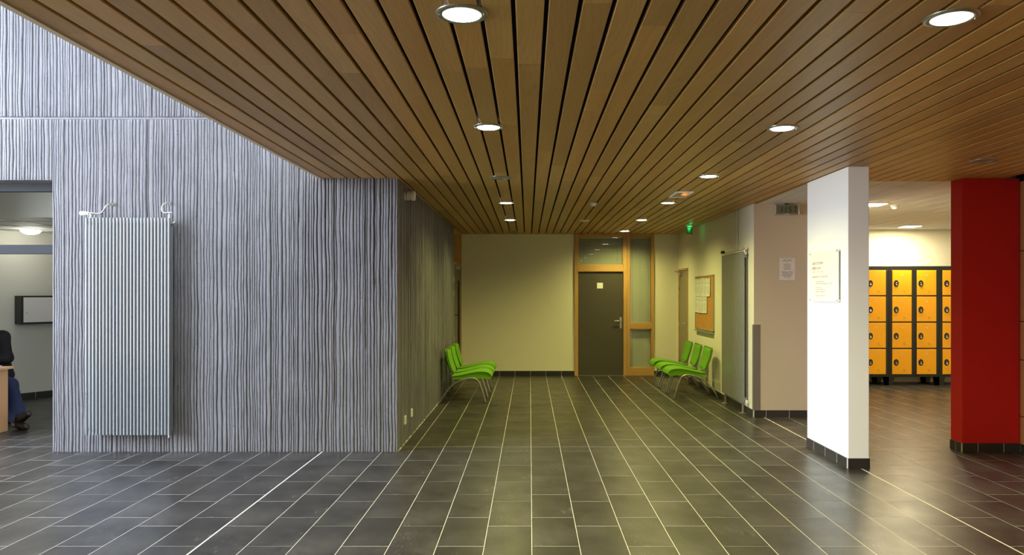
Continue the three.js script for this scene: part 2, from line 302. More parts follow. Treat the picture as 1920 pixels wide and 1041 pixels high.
// ---------------------------------------------------------------- timber ceiling
const TURN = 0.0032, PITCH = 0.1362, GAP0 = -0.0585;   // the boards run a touch askew to the floor
const ceilingX = (x, d) => x - TURN * d;
{
  const c = thing('ceiling', 'timber slat ceiling of long oak boards with dark gaps', 'ceiling', [0, 0, 0], TURN * -1, null, 'structure');
  c.rotation.y = TURN;
  const r = rng(21), T = 0.02, board = (xa, d0, d1) => {
    const W = PITCH - 0.0185, L = d1 - d0, ch = 0.0035, pr = [[0, T], [0, ch], [ch, 0], [W - ch, 0], [W, ch], [W, T]], P = [];
    const q = (a, b, e, f) => P.push(...a, ...b, ...e, ...a, ...e, ...f);
    for (let i = 0; i < 6; i++) { const [ax, ay] = pr[i], [bx_, by] = pr[(i + 1) % 6]; q([ax, ay, 0], [bx_, by, 0], [bx_, by, -L], [ax, ay, -L]); }
    for (const z of [0, -L]) for (let i = 1; i < 5; i++) { const a = pr[0], b = pr[i], e = pr[i + 1]; P.push(...(z ? [a[0], a[1], z, b[0], b[1], z, e[0], e[1], z] : [a[0], a[1], z, e[0], e[1], z, b[0], b[1], z])); }
    const g = new THREE.BufferGeometry(); g.setAttribute('position', new THREE.Float32BufferAttribute(P, 3)); g.computeVertexNormals();
    mesh('ceiling_board', metricUV(g, 'z', [r() * 3, r() * 9]), M.oak[Math.floor(r() * M.oak.length)], c, [xa, CEIL + (r() - 0.5) * 0.0012, -d0]);
  };
  const k0 = -15, k1 = Math.floor((4.955 - GAP0) / PITCH);
  for (let k = k0; k < k1; k++) {
    const xa = GAP0 + k * PITCH + 0.00925, end = xa > 2.93 ? 7.62 : xa + PITCH < -1.3 ? 7.46 : BACK + 0.02;
    const first = 2.2 + r() * 2.6; board(xa, -REAR + 0.03, first - 0.001);
    for (let a = first; a < end - 0.05;) { let b = Math.min(end, a + 2.6 + r() * 2.2); if (end - b < 0.7) b = end; board(xa, a, b - 0.0006); a = b; }
  }
  mesh('dark_backing', [bx(-2.05, 2.97, CEIL + 0.045, CEIL + 0.055, -BACK - 0.1, -FRONT), bx(-2.05, 5.05, CEIL + 0.045, CEIL + 0.055, -FRONT, REAR), bx(2.97, 5.05, CEIL + 0.045, CEIL + 0.055, -7.62, -FRONT)], M.black, c);
  struct('ceiling_slab', 'structural slab hidden above the timber ceiling', 'slab', [bx(-2.05, 9.4, CEIL + 0.09, CEIL + 0.25, -14.7, -FRONT), bx(-1.9, 5.1, CEIL + 0.09, CEIL + 0.25, -FRONT, REAR + 0.2)], M.plainWhite);
  struct('trim_1', 'pale edge strip along the open side of the timber ceiling', 'trim', bx(-2.138, -2.106, CEIL - 0.005, CEIL + 0.12, -FRONT + 0.02, REAR), M.trimWood);
  struct('trim_2', 'timber edge strip where the slat ceiling meets the white ceiling', 'trim', [bx(2.925, 2.945, CEIL - 0.001, CEIL + 0.05, -RETURN, -7.765), bx(3.12, 4.38, CEIL - 0.001, CEIL + 0.05, -7.645, -7.63)], M.oak[3]);
}
{
  const c = thing('ceiling_locker', 'white panel ceiling of the locker hall with cream joints', 'ceiling', [0, 0, 0], 0, null, 'structure');
  mesh('joint_backing', [bx(2.95, 9.2, CEIL + 0.012, CEIL + 0.03, -RETURN, -7.65), bx(4.1, 9.2, CEIL + 0.012, CEIL + 0.03, -13.4, -RETURN)], M.jointCream, c);
  const r = rng(8), geo = new Map();
  for (let k = -3; k < 18; k++) for (let j = 0; j < 4; j++) {
    const x0 = Math.max(2.95, 3.72 + k * 0.3), x1 = Math.min(9.19, 4.02 + k * 0.3), d0 = [7.65, 8.78, 10.33, 11.9][j], d1 = [8.78, 10.33, 11.9, 13.4][j];
    const e1 = x0 < 4.09 ? Math.min(d1, RETURN) : d1; if (x1 - x0 < 0.05 || e1 - d0 < 0.05) continue;
    const w = x1 - x0 - 0.016, l = e1 - d0 - 0.006, key = w.toFixed(3) + l.toFixed(3);
    if (!geo.has(key)) geo.set(key, metricUV(slab(w, l, 0.012, 0.003).rotateX(Math.PI)));
    mesh('ceiling_panel', geo.get(key), M.panelWhite, c, [(x0 + x1) / 2, CEIL, -(d0 + e1) / 2]);
  }
}

// ---------------------------------------------------------------- glazed side of the hall (out of frame, gives the daylight)
{
  const w = thing('window_1', 'tall glazed side of the hall with dark mullions', 'window', [0, 0, 0], 0, null, 'structure');
  GLAZING.forEach(([y0, y1, d0, d1], g) => {
    const n = g ? 6 : 4, za = -d1, zb = -d0, ys = g ? [y0, y1] : [y0, 2.2, y1];
    for (let i = 0; i <= n; i++) { const z = za + (zb - za) * i / n; mesh('mullion', bx(ATRIUM_X - 0.06, ATRIUM_X + 0.06, y0, y1, z - 0.025, z + 0.025), M.anthracite, w); }
    for (const y of ys) mesh('rail', bx(ATRIUM_X - 0.06, ATRIUM_X + 0.06, y - 0.025, y + 0.025, za, zb), M.anthracite, w);
    for (let i = 0; i < n; i++) for (let k = 0; k < ys.length - 1; k++) { const z = za + (zb - za) * i / n, z2 = za + (zb - za) * (i + 1) / n, p = ys[k], q = ys[k + 1]; mesh('pane', new THREE.PlaneGeometry(z2 - z - 0.05, q - p - 0.05).rotateY(Math.PI / 2).translate(ATRIUM_X, (p + q) / 2, (z + z2) / 2), M.glass, w); }
  });
  const X0 = ATRIUM_X - 0.3, X1 = ATRIUM_X, [[s0, s1, n0, f0], [, top, , f1]] = GLAZING;
  struct('wall_window', 'white wall framing the tall glazing', 'wall', [bx(X0, X1, 0, s0, -FRONT, REAR), bx(X0, X1, top, ATRIUM_TOP, -FRONT, REAR), bx(X0, X1, s0, s1, -FRONT, -f0), bx(X0, X1, s1, top, -FRONT, -f1), bx(X0, X1, s0, top, -n0, REAR)], M.rear);
  struct('ground', 'grey paving outside the tall glazing', 'ground', bx(-40, ATRIUM_X - 0.31, -0.2, -0.05, -30, 30), M.paving);
}

// ---------------------------------------------------------------- ceiling lamps
function downlight(x, d, lit, label) {
  const t = thing('downlight', label, 'ceiling light', [x, CEIL, -d], 0, lit ? 'lit round downlights in the timber ceiling' : 'unlit round downlights in the timber ceiling');
  mesh('trim_ring', lathe([[0.079, 0.004], [0.079, -0.003], [0.084, -0.008], [0.098, -0.008], [0.107, -0.005], [0.109, 0], [0.109, 0.003]], 40), M.ringMetal, t);
  mesh('lens', lit ? lathe([[0, -0.012], [0.05, -0.011], [0.074, -0.008], [0.0795, -0.003]], 40) : lathe([[0, -0.002], [0.05, -0.002], [0.0795, -0.003]], 40), lit ? M.lens : M.lensOff, t);
  for (const s of [-1, 1]) mesh('screw', cyl(0.004, 0.004, [s * 0.094, -0.009, 0.012], 'y', 10), M.chrome, t);
  if (lit) {
    const l = new THREE.SpotLight(LAMP_COLOR, LAMP_POWER, 0, 1.38, 0.75, 2);
    l.position.set(0, -0.03, 0); l.castShadow = true; l.shadow.radius = 3.5; l.target.position.set(0, -2, 0); t.add(l, l.target);
  }
  return t;
}
const ordinal = ['first', 'second', 'third', 'fourth', 'fifth', 'sixth', 'seventh', 'eighth', 'ninth'];
[13.8, 11.62, 9.44, 7.41, 5.158, 3.075, 0.95, -1.2, -3.35].forEach((d, i) => { const lit = i !== 0 && i !== 3; downlight(ceilingX(-0.274, d), d, lit, `${lit ? 'lit' : 'unlit'} round downlight, ${ordinal[i]} from the end wall in the row towards the ridged wall`); });
[13.68, 11.62, 9.44, 7.306, 5.19, 3.117, 0.97, -1.18, -3.33].forEach((d, i) => downlight(1.792 - 0.0022 * d, d, true, `lit round downlight, ${ordinal[i]} from the end wall in the row towards the white pillar`));
downlight(3.986, 6.46, false, 'unlit round downlight in the timber ceiling over the red column');
for (const [x, d, where] of [[4.47, 9.6, 'beside the white pillar'], [6.57, 12.72, 'above the yellow lockers'], [7.77, 9.6, 'hidden behind the red column']]) {
  const t = thing('square_light', `lit square light panel in white ceiling ${where}`, 'ceiling light', [x, CEIL, -d], 0, 'square lights of the locker hall');
  mesh('frame', [bx(-0.15, 0.15, -0.012, 0, -0.15, -0.135), bx(-0.15, 0.15, -0.012, 0, 0.135, 0.15), bx(-0.15, -0.135, -0.012, 0, -0.135, 0.135), bx(0.135, 0.15, -0.012, 0, -0.135, 0.135)], M.plasticWhite, t);
  mesh('diffuser', rb(-0.135, 0.135, -0.014, -0.002, -0.135, 0.135, 0.003), M.lens, t);
  const l = new THREE.RectAreaLight(LOCKER_LAMP_COLOR, LOCKER_LAMP_POWER / (0.27 * 0.27), 0.27, 0.27); l.position.set(0, -0.025, 0); l.rotation.x = -Math.PI / 2; t.add(l);
}
{
  const t = thing('smoke_detector', 'white domed smoke detector on the timber ceiling', 'smoke detector', [0.816, CEIL, -9.5]);
  mesh('base', lathe([[0.052, 0], [0.052, -0.008], [0.046, -0.016]]), M.plasticWhite, t); mesh('dome', lathe([[0.042, -0.012], [0.038, -0.030], [0.022, -0.042], [0, -0.045]]), M.plasticWhite, t);
  const f = thing('alarm_disc', 'flat white alarm disc on the timber ceiling near the door', 'detector', [0.869, CEIL, -11.7]);
  mesh('base', lathe([[0.075, 0], [0.075, -0.010], [0.06, -0.022], [0, -0.024]]), M.plasticWhite, f); mesh('rim', lathe([[0.08, 0], [0.082, -0.006], [0.075, -0.011]]), M.plasticWhite, f);
  const s = thing('smoke_detector', 'white smoke detector on the white panel ceiling', 'smoke detector', [4.83, CEIL, -9.73]);
  mesh('base', lathe([[0.06, 0], [0.06, -0.010], [0.05, -0.02]]), M.plasticWhite, s); mesh('dome', lathe([[0.048, -0.016], [0.042, -0.038], [0.024, -0.050], [0, -0.053]]), M.plasticWhite, s);
  const e = thing('emergency_light', 'white framed rectangular emergency light with small orange indicator', 'emergency light', [ceilingX(1.80, 8.64), CEIL, -8.64]);
  mesh('frame', [rb(-0.1, 0.1, -0.014, 0, -0.23, -0.2, 0.003), rb(-0.1, 0.1, -0.014, 0, 0.2, 0.23, 0.003), rb(-0.1, -0.075, -0.014, 0, -0.2, 0.2, 0.003), rb(0.075, 0.1, -0.014, 0, -0.2, 0.2, 0.003)], M.plasticWhite, e);
  mesh('cover', bx(-0.075, 0.075, -0.008, 0, -0.2, 0.2), S('#8d8676', { roughness: 0.3 }), e);
  mesh('indicator_light', rb(0.005, 0.06, -0.016, -0.008, -0.02, 0.13, 0.003), S('#ff7a20', { emissive: new THREE.Color().setRGB(1, 0.28, 0.03), emissiveIntensity: 0.9 }), e);
  const il = new THREE.PointLight(new THREE.Color().setRGB(1, 0.3, 0.04), 0.01); il.position.set(0.03, -0.03, 0.055); il.castShadow = true; e.add(il);
}
{
  const t = thing('exit_sign', 'small green glowing exit sign hanging under the timber ceiling', 'exit sign', [2.70, CEIL, -12.47], 0.75);
  mesh('base', rb(-0.09, 0.09, -0.03, 0, -0.02, 0.02, 0.006), M.plasticWhite, t);
  const signTex = canvasTex(256, 192, (g, w, h) => {
    g.fillStyle = '#0a7a3c'; g.fillRect(0, 0, w, h); g.fillStyle = '#e8fff0'; g.fillRect(150, 40, 60, 120); g.fillStyle = '#0a7a3c'; g.fillRect(162, 52, 48, 108);
    g.fillStyle = '#e8fff0'; g.beginPath(); g.arc(96, 52, 13, 0, 7); g.fill(); g.lineWidth = 15; g.strokeStyle = '#e8fff0'; g.lineCap = 'round';
    g.beginPath(); g.moveTo(98, 74); g.lineTo(88, 110); g.lineTo(112, 130); g.lineTo(106, 158); g.moveTo(88, 110); g.lineTo(66, 134); g.lineTo(42, 136); g.moveTo(98, 80); g.lineTo(126, 96); g.moveTo(94, 80); g.lineTo(66, 94); g.stroke();
  });
  mesh('sign_plate', rb(-0.075, 0.075, -0.16, -0.03, -0.004, 0.004, 0.002), S('#0c7a3e', { emissive: new THREE.Color().setRGB(0.02, 0.35, 0.1), emissiveIntensity: 0.15, roughness: 0.3 }), t);
  for (const s of [1, -1]) mesh('sign_print', new THREE.PlaneGeometry(0.146, 0.126), S('#ffffff', { map: signTex, roughness: 0.4 }), t, [0, -0.095, s * 0.0052], [0, s > 0 ? 0 : Math.PI, 0]);
  mesh('lamp_bar', rb(-0.07, 0.07, -0.038, -0.03, -0.008, 0.008, 0.002), S('#3bff8a', { emissive: new THREE.Color().setRGB(0.1, 1, 0.35), emissiveIntensity: 0.5 }), t);
  const l = new THREE.PointLight(new THREE.Color().setRGB(0.08, 1, 0.3), 0.010); l.position.set(0, -0.06, 0.03); l.castShadow = true; t.add(l);
}

// ---------------------------------------------------------------- doors and interior glazing
const bxX = (px) => (px - 993.5) / 95.63, bxY = (y) => EYE - (y - 551) / 95.63;   // metres on the end wall, from its survey
function lever(parent, x, y, z, dir) {
  const pl = mesh('handle_plate', rb(x - 0.022, x + 0.022, y - 0.115, y + 0.105, z, z + 0.009, 0.004), M.satin, parent);
  mesh('lever', [cyl(0.010, 0.05, [x, y + 0.035, z + 0.03], 'z'), tube([[x, y + 0.035, z + 0.052], [x + dir * 0.05, y + 0.035, z + 0.056], [x + dir * 0.13, y + 0.033, z + 0.05]], 0.0095, 16)], M.chrome, pl);
  mesh('lock', cyl(0.011, 0.006, [x, y - 0.055, z + 0.011], 'z'), M.steel, pl);
}
{
  const t = thing('door_1', 'dark grey-brown door in a golden oak frame with glazed sidelight', 'door', [0, 0, -BACK], 0, null, 'structure');
  const L = bxX(1077), A = bxX(1084), B = bxX(1168.5), C = bxX(1175), D = bxX(1180.5), E = bxX(1221.5), R = bxX(1226.3), top = CEIL;
  const fr = (name, x0, x1, y0, y1, z1 = 0.03, g = 'y') => mesh(name, rb(x0, x1, y0, y1, -0.12, z1, 0.004, g, [x0 * 3, y0 * 2]), M.frameWood, t);
  fr('jamb', L, A, 0, top); fr('jamb', B, C, 0, top); fr('jamb', C + 0.001, D, 0, top, 0.036); fr('jamb', E, R, 0, top);
  fr('transom_bar', A, B, bxY(509.5), bxY(497.5), 0.03, 'x'); fr('head_rail', A, B, bxY(444), top, 0.03, 'x'); fr('head_rail', D, E, bxY(443.5), top, 0.026, 'x');
  fr('mid_rail', D, E, bxY(617), bxY(606), 0.026, 'x'); fr('bottom_rail', D, E, 0, bxY(690), 0.026, 'x');
  const bead = (x0, x1, y0, y1) => mesh('glazing_bead', [rb(x0, x0 + 0.014, y0, y1, -0.02, 0.012, 0.003, 'y'), rb(x1 - 0.014, x1, y0, y1, -0.02, 0.012, 0.003, 'y'), rb(x0, x1, y0, y0 + 0.014, -0.02, 0.012, 0.003, 'x'), rb(x0, x1, y1 - 0.014, y1, -0.02, 0.012, 0.003, 'x')], M.frameWood, t);
  bead(A, B, bxY(497.5), bxY(444)); bead(D, E, bxY(606), bxY(443.5)); bead(D, E, bxY(690), bxY(617));
  const pane = (x0, x1, y0, y1) => mesh('pane', new THREE.PlaneGeometry(x1 - x0, y1 - y0).translate((x0 + x1) / 2, (y0 + y1) / 2, -0.01), M.glass, t);
  pane(A, B, bxY(497.5), bxY(444)); pane(D, E, bxY(606), bxY(443.5)); pane(D, E, bxY(690), bxY(617));
  const leaf = mesh('leaf', rb(A + 0.003, B - 0.003, 0.008, bxY(510.5), -0.06, -0.015, 0.003), M.doorDark, t);
  lever(leaf, bxX(1164), bxY(605), -0.015, -1);
  mesh('white_sign', rb(bxX(1119.5), bxX(1130.5), bxY(541), bxY(530.5), -0.015, -0.011, 0.001), M.paper, leaf);
  mesh('threshold', bx(A, B, 0, 0.006, -0.1, 0.0), M.steel, t);
  // blinds behind the panes
  const blind = (label, x0, x1, y0, y1) => {
    const b = thing('venetian_blind', label, 'blind', [0, 0, -BACK - 0.06], 0, 'venetian blinds behind the corridor glazing'), sl = [];
    for (let y = y0 + 0.02; y < y1 - 0.03; y += 0.021) sl.push(bx(x0 + 0.006, x1 - 0.006, -0.0004, 0.0004, -0.0125, 0.0125).rotateX(0.85).translate(0, y, 0));
    const o = mesh('slats', sl, M.blind, b); o.userData.kind = 'stuff';
    mesh('headrail', rb(x0 + 0.003, x1 - 0.003, y1 - 0.028, y1 - 0.003, -0.014, 0.014, 0.002), M.blind, b);
    for (const k of [0.12, 0.88]) mesh('ladder_cord', bx(x0 + (x1 - x0) * k - 0.001, x0 + (x1 - x0) * k + 0.001, y0 + 0.01, y1 - 0.02, 0.012, 0.013), M.plasticBlack, b);
    mesh('bottom_bar', rb(x0 + 0.005, x1 - 0.005, y0 + 0.004, y0 + 0.016, -0.011, 0.011, 0.002), M.blind, b);
  };
  blind('venetian blind behind the wide pane over the door', A + 0.01, B - 0.01, bxY(497), bxY(444));
  blind('venetian blind behind the tall upper sidelight pane', D + 0.01, E - 0.01, bxY(605.5), bxY(444));
  blind('venetian blind behind the low sidelight pane', D + 0.01, E - 0.01, bxY(689.5), bxY(617.5));
  struct('wall_beyond_door', 'unlit room behind the end door and its glazing', 'wall', [bx(-0.4, 3.4, 0, CEIL + 0.05, -17.4, -17.2), bx(-0.6, -0.4, 0, CEIL + 0.05, -17.4, -BACK - 0.1), bx(3.4, 3.6, 0, CEIL + 0.05, -17.4, -BACK - 0.1), bx(-0.6, 3.6, CEIL + 0.02, CEIL + 0.1, -17.4, -BACK - 0.15), bx(-0.6, 3.6, -0.1, -0.005, -17.4, -14.74)], wallPaint('#8f9484'));
}
{
  const t = thing('door_2', 'narrow grey-brown door in the cream corridor wall beside the pin board', 'door', [RIGHT_X, 0, -13.95], -Math.PI / 2, null, 'structure');
  // local x runs towards the end wall reversed: +x is nearer the viewer
  const h = 2.05, w = 0.415;
  mesh('frame', [rb(-w - 0.005, -w + 0.03, 0, h + 0.03, -0.07, 0.012, 0.003, 'y'), rb(w - 0.03, w + 0.005, 0, h + 0.03, -0.07, 0.012, 0.003, 'y'), rb(-w, w, h, h + 0.032, -0.07, 0.012, 0.003, 'x')], M.frameWood, t);
  const leaf = mesh('leaf', rb(-w + 0.031, w - 0.031, 0.008, h - 0.002, -0.05, -0.008, 0.003), M.doorWarm, t);
  lever(leaf, w - 0.075, 1.02, -0.008, -1);
  for (const y of [0.35, 1.02, 1.62, 1.78]) mesh('hinge', cyl(0.009, 0.09, [-w + 0.03, y, 0.006]), M.steel, t);
  mesh('door_closer', [rb(-w + 0.06, -w + 0.26, h - 0.09, h - 0.03, -0.008, 0.04, 0.006), tube([[-w + 0.1, h - 0.025, 0.03], [-w + 0.2, h - 0.015, 0.12], [-w + 0.05, h - 0.01, 0.05]], 0.006)], M.steel, t);
}
{
  const t = thing('door_3', 'dark double-height door with long black pull bar behind the lime chairs', 'door', [SIDE_X, 0, -13.68], Math.PI / 2, null, 'structure');
  const w = 0.745, h = 2.12;   // local +x is farther from the viewer's end? no: towards the viewer is -x... kept symmetric where it does not matter
  mesh('jamb', rb(-w, -w + 0.06, 0, CEIL, -0.12, 0.004, 0.003, 'y'), M.frameWood, t); mesh('jamb', rb(w - 0.06, w, 0, CEIL, -0.12, 0.004, 0.003, 'y'), M.frameWood, t);
  mesh('transom_bar', rb(-w + 0.06, w - 0.06, h, h + 0.06, -0.12, 0.004, 0.003, 'x'), M.frameWood, t); mesh('head_rail', rb(-w + 0.06, w - 0.06, CEIL - 0.05, CEIL, -0.12, 0.004, 0.003, 'x'), M.frameWood, t);
  mesh('mullion', rb(0.18, 0.24, h + 0.06, CEIL - 0.05, -0.11, 0.0, 0.003, 'y'), M.frameWood, t);
  mesh('pane', new THREE.PlaneGeometry(2 * w - 0.12, CEIL - h - 0.11).translate(0, (CEIL + h + 0.01) / 2, -0.06), M.glass, t);
  mesh('backing', bx(-w, w, 0, CEIL, -0.2, -0.13), wallPaint('#b9ac86'), t);
  const leaf = mesh('leaf', rb(-w + 0.062, w - 0.062, 0.008, h - 0.003, -0.06, -0.006, 0.003), M.doorGrey, t);
  mesh('door_closer', rb(-0.3, 0.1, h - 0.07, h - 0.01, -0.006, 0.05, 0.006), M.satin, leaf);
  mesh('pull_bar', [cyl(0.019, 1.4, [-0.45, 1.14, 0.065]), cyl(0.009, 0.08, [-0.45, 0.68, 0.03], 'z'), cyl(0.009, 0.08, [-0.45, 1.22, 0.03], 'z')], M.plasticBlack, leaf);
  for (const y of [0.8, 1.62, 1.86]) mesh('hinge', cyl(0.010, 0.1, [-w + 0.062, y, 0.002]), M.steel, t);
}

// ---------------------------------------------------------------- tubular radiator on the ridged wall
{
  const d = 7.365, t = thing('tube_radiator', 'tall silver tubular radiator with thermostat on the ridged wall', 'radiator', [-4.434, 0, -d]);
  const n = 25, p = 0.03435, y0 = 0.192, y1 = 2.365, W = p * (n - 1);
  const g = cyl(0.0134, y1 - y0, [0, (y0 + y1) / 2, 0], 'y', 16), gb = cyl(0.0128, y1 - y0 - 0.02, [0, (y0 + y1) / 2, 0], 'y', 10);
  for (let i = 0; i < n; i++) mesh('tube', g, M.silverPaint, t, [i * p, 0, 0]);
  for (let i = 0; i < n; i++) mesh('rear_tube', gb, M.silverPaint, t, [i * p, 0, -0.05]);
  for (const y of [y0 + 0.05, y1 - 0.05]) mesh('header_pipe', cyl(0.017, W + 0.04, [W / 2, y, -0.025], 'x', 14), M.silverPaint, t);
  for (const x of [p * 3, W - p * 3]) for (const y of [0.45, 2.15]) mesh('wall_bracket', rb(x - 0.012, x + 0.012, y - 0.02, y + 0.02, -0.1, -0.03, 0.003), M.satin, t);
  const v = mesh('valve', [cyl(0.011, 0.05, [p, y1 + 0.02, -0.01]), cyl(0.012, 0.05, [p + 0.01, y1 + 0.045, -0.01], 'x')], M.chrome, t);
  mesh('thermostat_head', [cyl(0.024, 0.055, [p - 0.075, y1 + 0.045, -0.01], 'x', 24, 0.021), cyl(0.017, 0.03, [p - 0.035, y1 + 0.045, -0.01], 'x')], M.plasticWhite, v);
  mesh('supply_pipe', tube([[p + 0.03, y1 + 0.045, -0.01], [p + 0.09, y1 + 0.045, -0.012], [p + 0.12, y1 + 0.07, -0.015], [p + 0.145, y1 + 0.125, -0.03], [p + 0.16, y1 + 0.145, -0.06], [p + 0.162, y1 + 0.147, -0.1]], 0.0075, 30), M.satin, t);
  mesh('wall_rosette', cyl(0.017, 0.012, [p + 0.162, y1 + 0.147, -0.098], 'z'), M.chrome, t);
  mesh('return_valve', [cyl(0.010, 0.05, [W, y1 + 0.02, -0.01]), cyl(0.012, 0.05, [W, y1 + 0.05, -0.01], 'x')], M.chrome, t);
  mesh('return_pipe', tube([[W - 0.02, y1 + 0.05, -0.01], [W - 0.06, y1 + 0.055, -0.012], [W - 0.082, y1 + 0.09, -0.015], [W - 0.07, y1 + 0.14, -0.03], [W - 0.05, y1 + 0.155, -0.06], [W - 0.048, y1 + 0.157, -0.1]], 0.0065, 30), M.satin, t);
  mesh('wall_rosette', cyl(0.015, 0.012, [W - 0.048, y1 + 0.157, -0.098], 'z'), M.chrome, t);
  mesh('air_vent', [cyl(0.008, 0.03, [W + 0.03, y1 - 0.05, -0.025], 'x'), cyl(0.011, 0.012, [W + 0.045, y1 - 0.04, -0.025])], M.chrome, t);
  mesh('drain_plug', cyl(0.009, 0.03, [W, y0 - 0.012, -0.0]), M.chrome, t);
}

// ---------------------------------------------------------------- flat radiator on the cream wall
{
  const t = thing('panel_radiator', 'tall grey flat-fin radiator standing on feet against cream wall', 'radiator', [0, 0, 0]);
  const dA = 9.80, dB = 10.93, n = 16, p = (dB - dA) / n, y0 = 0.14, y1 = 2.165, xf = 2.845;
  const g = rb(0, 0.018, y0, y1, -(p - 0.011) / 2, (p - 0.011) / 2, 0.008, undefined, undefined, 3);
  for (let i = 0; i < n; i++) mesh('fin', g, M.radGrey, t, [xf, 0, -(dA + p * (i + 0.5))]);
  for (let i = 0; i < n; i += 1) mesh('rear_fin', rb(0, 0.01, y0 + 0.02, y1 - 0.02, -(p - 0.02) / 2, (p - 0.02) / 2, 0.003, undefined, undefined, 1), M.radGrey, t, [xf + 0.044, 0, -(dA + p * (i + 0.5))]);
  for (const y of [y0 + 0.06, y1 - 0.06]) mesh('header_tube', rb(xf + 0.010, xf + 0.046, y - 0.02, y + 0.02, -dB + 0.005, -dA - 0.005, 0.006), M.radGrey, t);
  mesh('top_rail', rb(xf + 0.002, xf + 0.05, y1 + 0.003, y1 + 0.02, -dB + 0.03, -dA - 0.02, 0.004), M.pipeWhite, t);
  for (const d of [dA + 0.09, dB - 0.15]) mesh('foot', [rb(xf + 0.006, xf + 0.03, 0.006, y0 + 0.02, -d - 0.018, -d + 0.018, 0.003), rb(xf - 0.03, xf + 0.05, 0, 0.008, -d - 0.04, -d + 0.04, 0.003)], M.satin, t);
  mesh('thermostat_head', [cyl(0.026, 0.06, [xf + 0.02, y1 + 0.055, -dB - 0.0], 'z', 20, 0.022), cyl(0.014, 0.05, [xf + 0.02, y1 + 0.045, -dB + 0.05], 'z')], M.plasticBlack, t);
  mesh('valve', [cyl(0.012, 0.06, [xf + 0.02, y1 + 0.03, -dA - 0.02]), cyl(0.016, 0.05, [xf + 0.02, y1 + 0.04, -dA + 0.005], 'z'), cyl(0.02, 0.03, [xf + 0.02, y1 - 0.02, -dA + 0.01], 'z')], M.chrome, t);
  mesh('drain_tap', [rb(xf + 0.02, xf + 0.055, y0 + 0.0, y0 + 0.05, -dA - 0.0, -dA + 0.035, 0.008), cyl(0.011, 0.03, [xf + 0.036, y0 - 0.01, -dA + 0.015])], M.plasticWhite, t);
  for (const [dd, r] of [[10.27, 0.0095], [10.33, 0.007]]) mesh('riser_pipe', tube([[2.893, CEIL, -dd], [2.893, y1 + 0.2, -dd], [2.892, y1 + 0.07, -dd], [2.885, y1 + 0.045, -dd + (r > 0.008 ? 0.06 : -0.06)], [2.88, y1 + 0.04, r > 0.008 ? -dA - 0.04 : -dB + 0.06]], r, 40, 10, 0.15), M.pipeWhite, t);
  mesh('pipe_clip', [rb(2.88, 2.909, 2.66, 2.675, -10.345, -10.255, 0.003), rb(2.88, 2.909, 2.30, 2.315, -10.345, -10.255, 0.003)], M.pipeWhite, t);
}
{
  const t = thing('corner_guard', 'grey metal corner guard on the wall end beside the flat radiator', 'corner guard', [RIGHT_X, 0.095, -RETURN]);
  mesh('front_flange', rb(-0.004, 0.082, 0, 1.11, 0, 0.004, 0.0015), M.guard, t); mesh('side_flange', rb(-0.004, 0, 0, 1.11, -0.06, 0.004, 0.0015), M.guard, t);
}

// ---------------------------------------------------------------- notices, clock, pin board, plaque, small fittings
{
  const t = thing('digital_clock', 'silver framed digital clock showing 11 57 below the white ceiling', 'clock', [3.328, 2.692, -RETURN], -0.12);
  mesh('case', rb(-0.152, 0.152, -0.066, 0.066, 0.012, 0.058, 0.008), M.satin, t);
  const tex = canvasTex(512, 216, (g, w, h) => {
    g.fillStyle = '#6b6a50'; g.fillRect(0, 0, w, h); g.fillStyle = '#17160f';
    const seg = { 1: 'bc', 5: 'afgcd', 7: 'abc' };
    const digit = (ch, x) => { const s = 70, q = 60, y = 38, k = 15, sh = 12; const R = (a, b, c, e) => { g.save(); g.transform(1, 0, -0.12, 1, sh, 0); g.fillRect(x + a, y + b, c, e); g.restore(); };
      for (const c of seg[ch]) ({ a: () => R(k, 0, s - 2 * k, k), b: () => R(s - k, k / 2, k, q), c: () => R(s - k, q + k, k, q), d: () => R(k, 2 * q + k / 2, s - 2 * k, k), f: () => R(0, k / 2, k, q), g: () => R(k, q + 2, s - 2 * k, k) })[c](); };
    digit('1', 70); digit('1', 165); digit('5', 300); digit('7', 405);
  });
  mesh('screen', new THREE.PlaneGeometry(0.262, 0.108), S('#ffffff', { map: tex, roughness: 0.25 }), t, [0, 0.002, 0.0585]);
  mesh('logo_strip', rb(-0.03, 0.03, -0.064, -0.056, 0.057, 0.0595, 0.001), M.plasticWhite, t);
  mesh('ceiling_bracket', rb(-0.02, 0.02, 0.064, 0.085, 0.01, 0.04, 0.003), M.plasticBlack, t);
}
{
  const tex = canvasTex(420, 594, (g, w, h) => {
    g.fillStyle = '#e6dfd8'; g.fillRect(0, 0, w, h);
    const L = [[110, 46, 200], [60, 76, 300], [170, 106, 60], [110, 165, 190], [110, 200, 190], [110, 235, 190], [110, 270, 190], [110, 305, 190], [60, 365, 300], [60, 395, 300], [100, 425, 220], [60, 455, 300], [110, 485, 200], [130, 515, 160]];
    L.forEach(([x, y, l], i) => wordStrokes(g, x, y + 10, l, 24, '#3b302e', 100 + i)); g.strokeStyle = '#b9afa8'; g.lineWidth = 6; g.strokeRect(6, 6, w - 12, h - 12);
  });
  const t = thing('wall_notice', 'laminated printed notice sheet taped on the pinkish wall end', 'notice', [3.343, 1.925, -RETURN]);
  mesh('sheet', bx(-0.104, 0.104, -0.146, 0.146, 0.0005, 0.0015), M.paper, t); mesh('print', new THREE.PlaneGeometry(0.206, 0.29), S('#ffffff', { map: tex, roughness: 0.3 }), t, [0, 0, 0.002]);
}
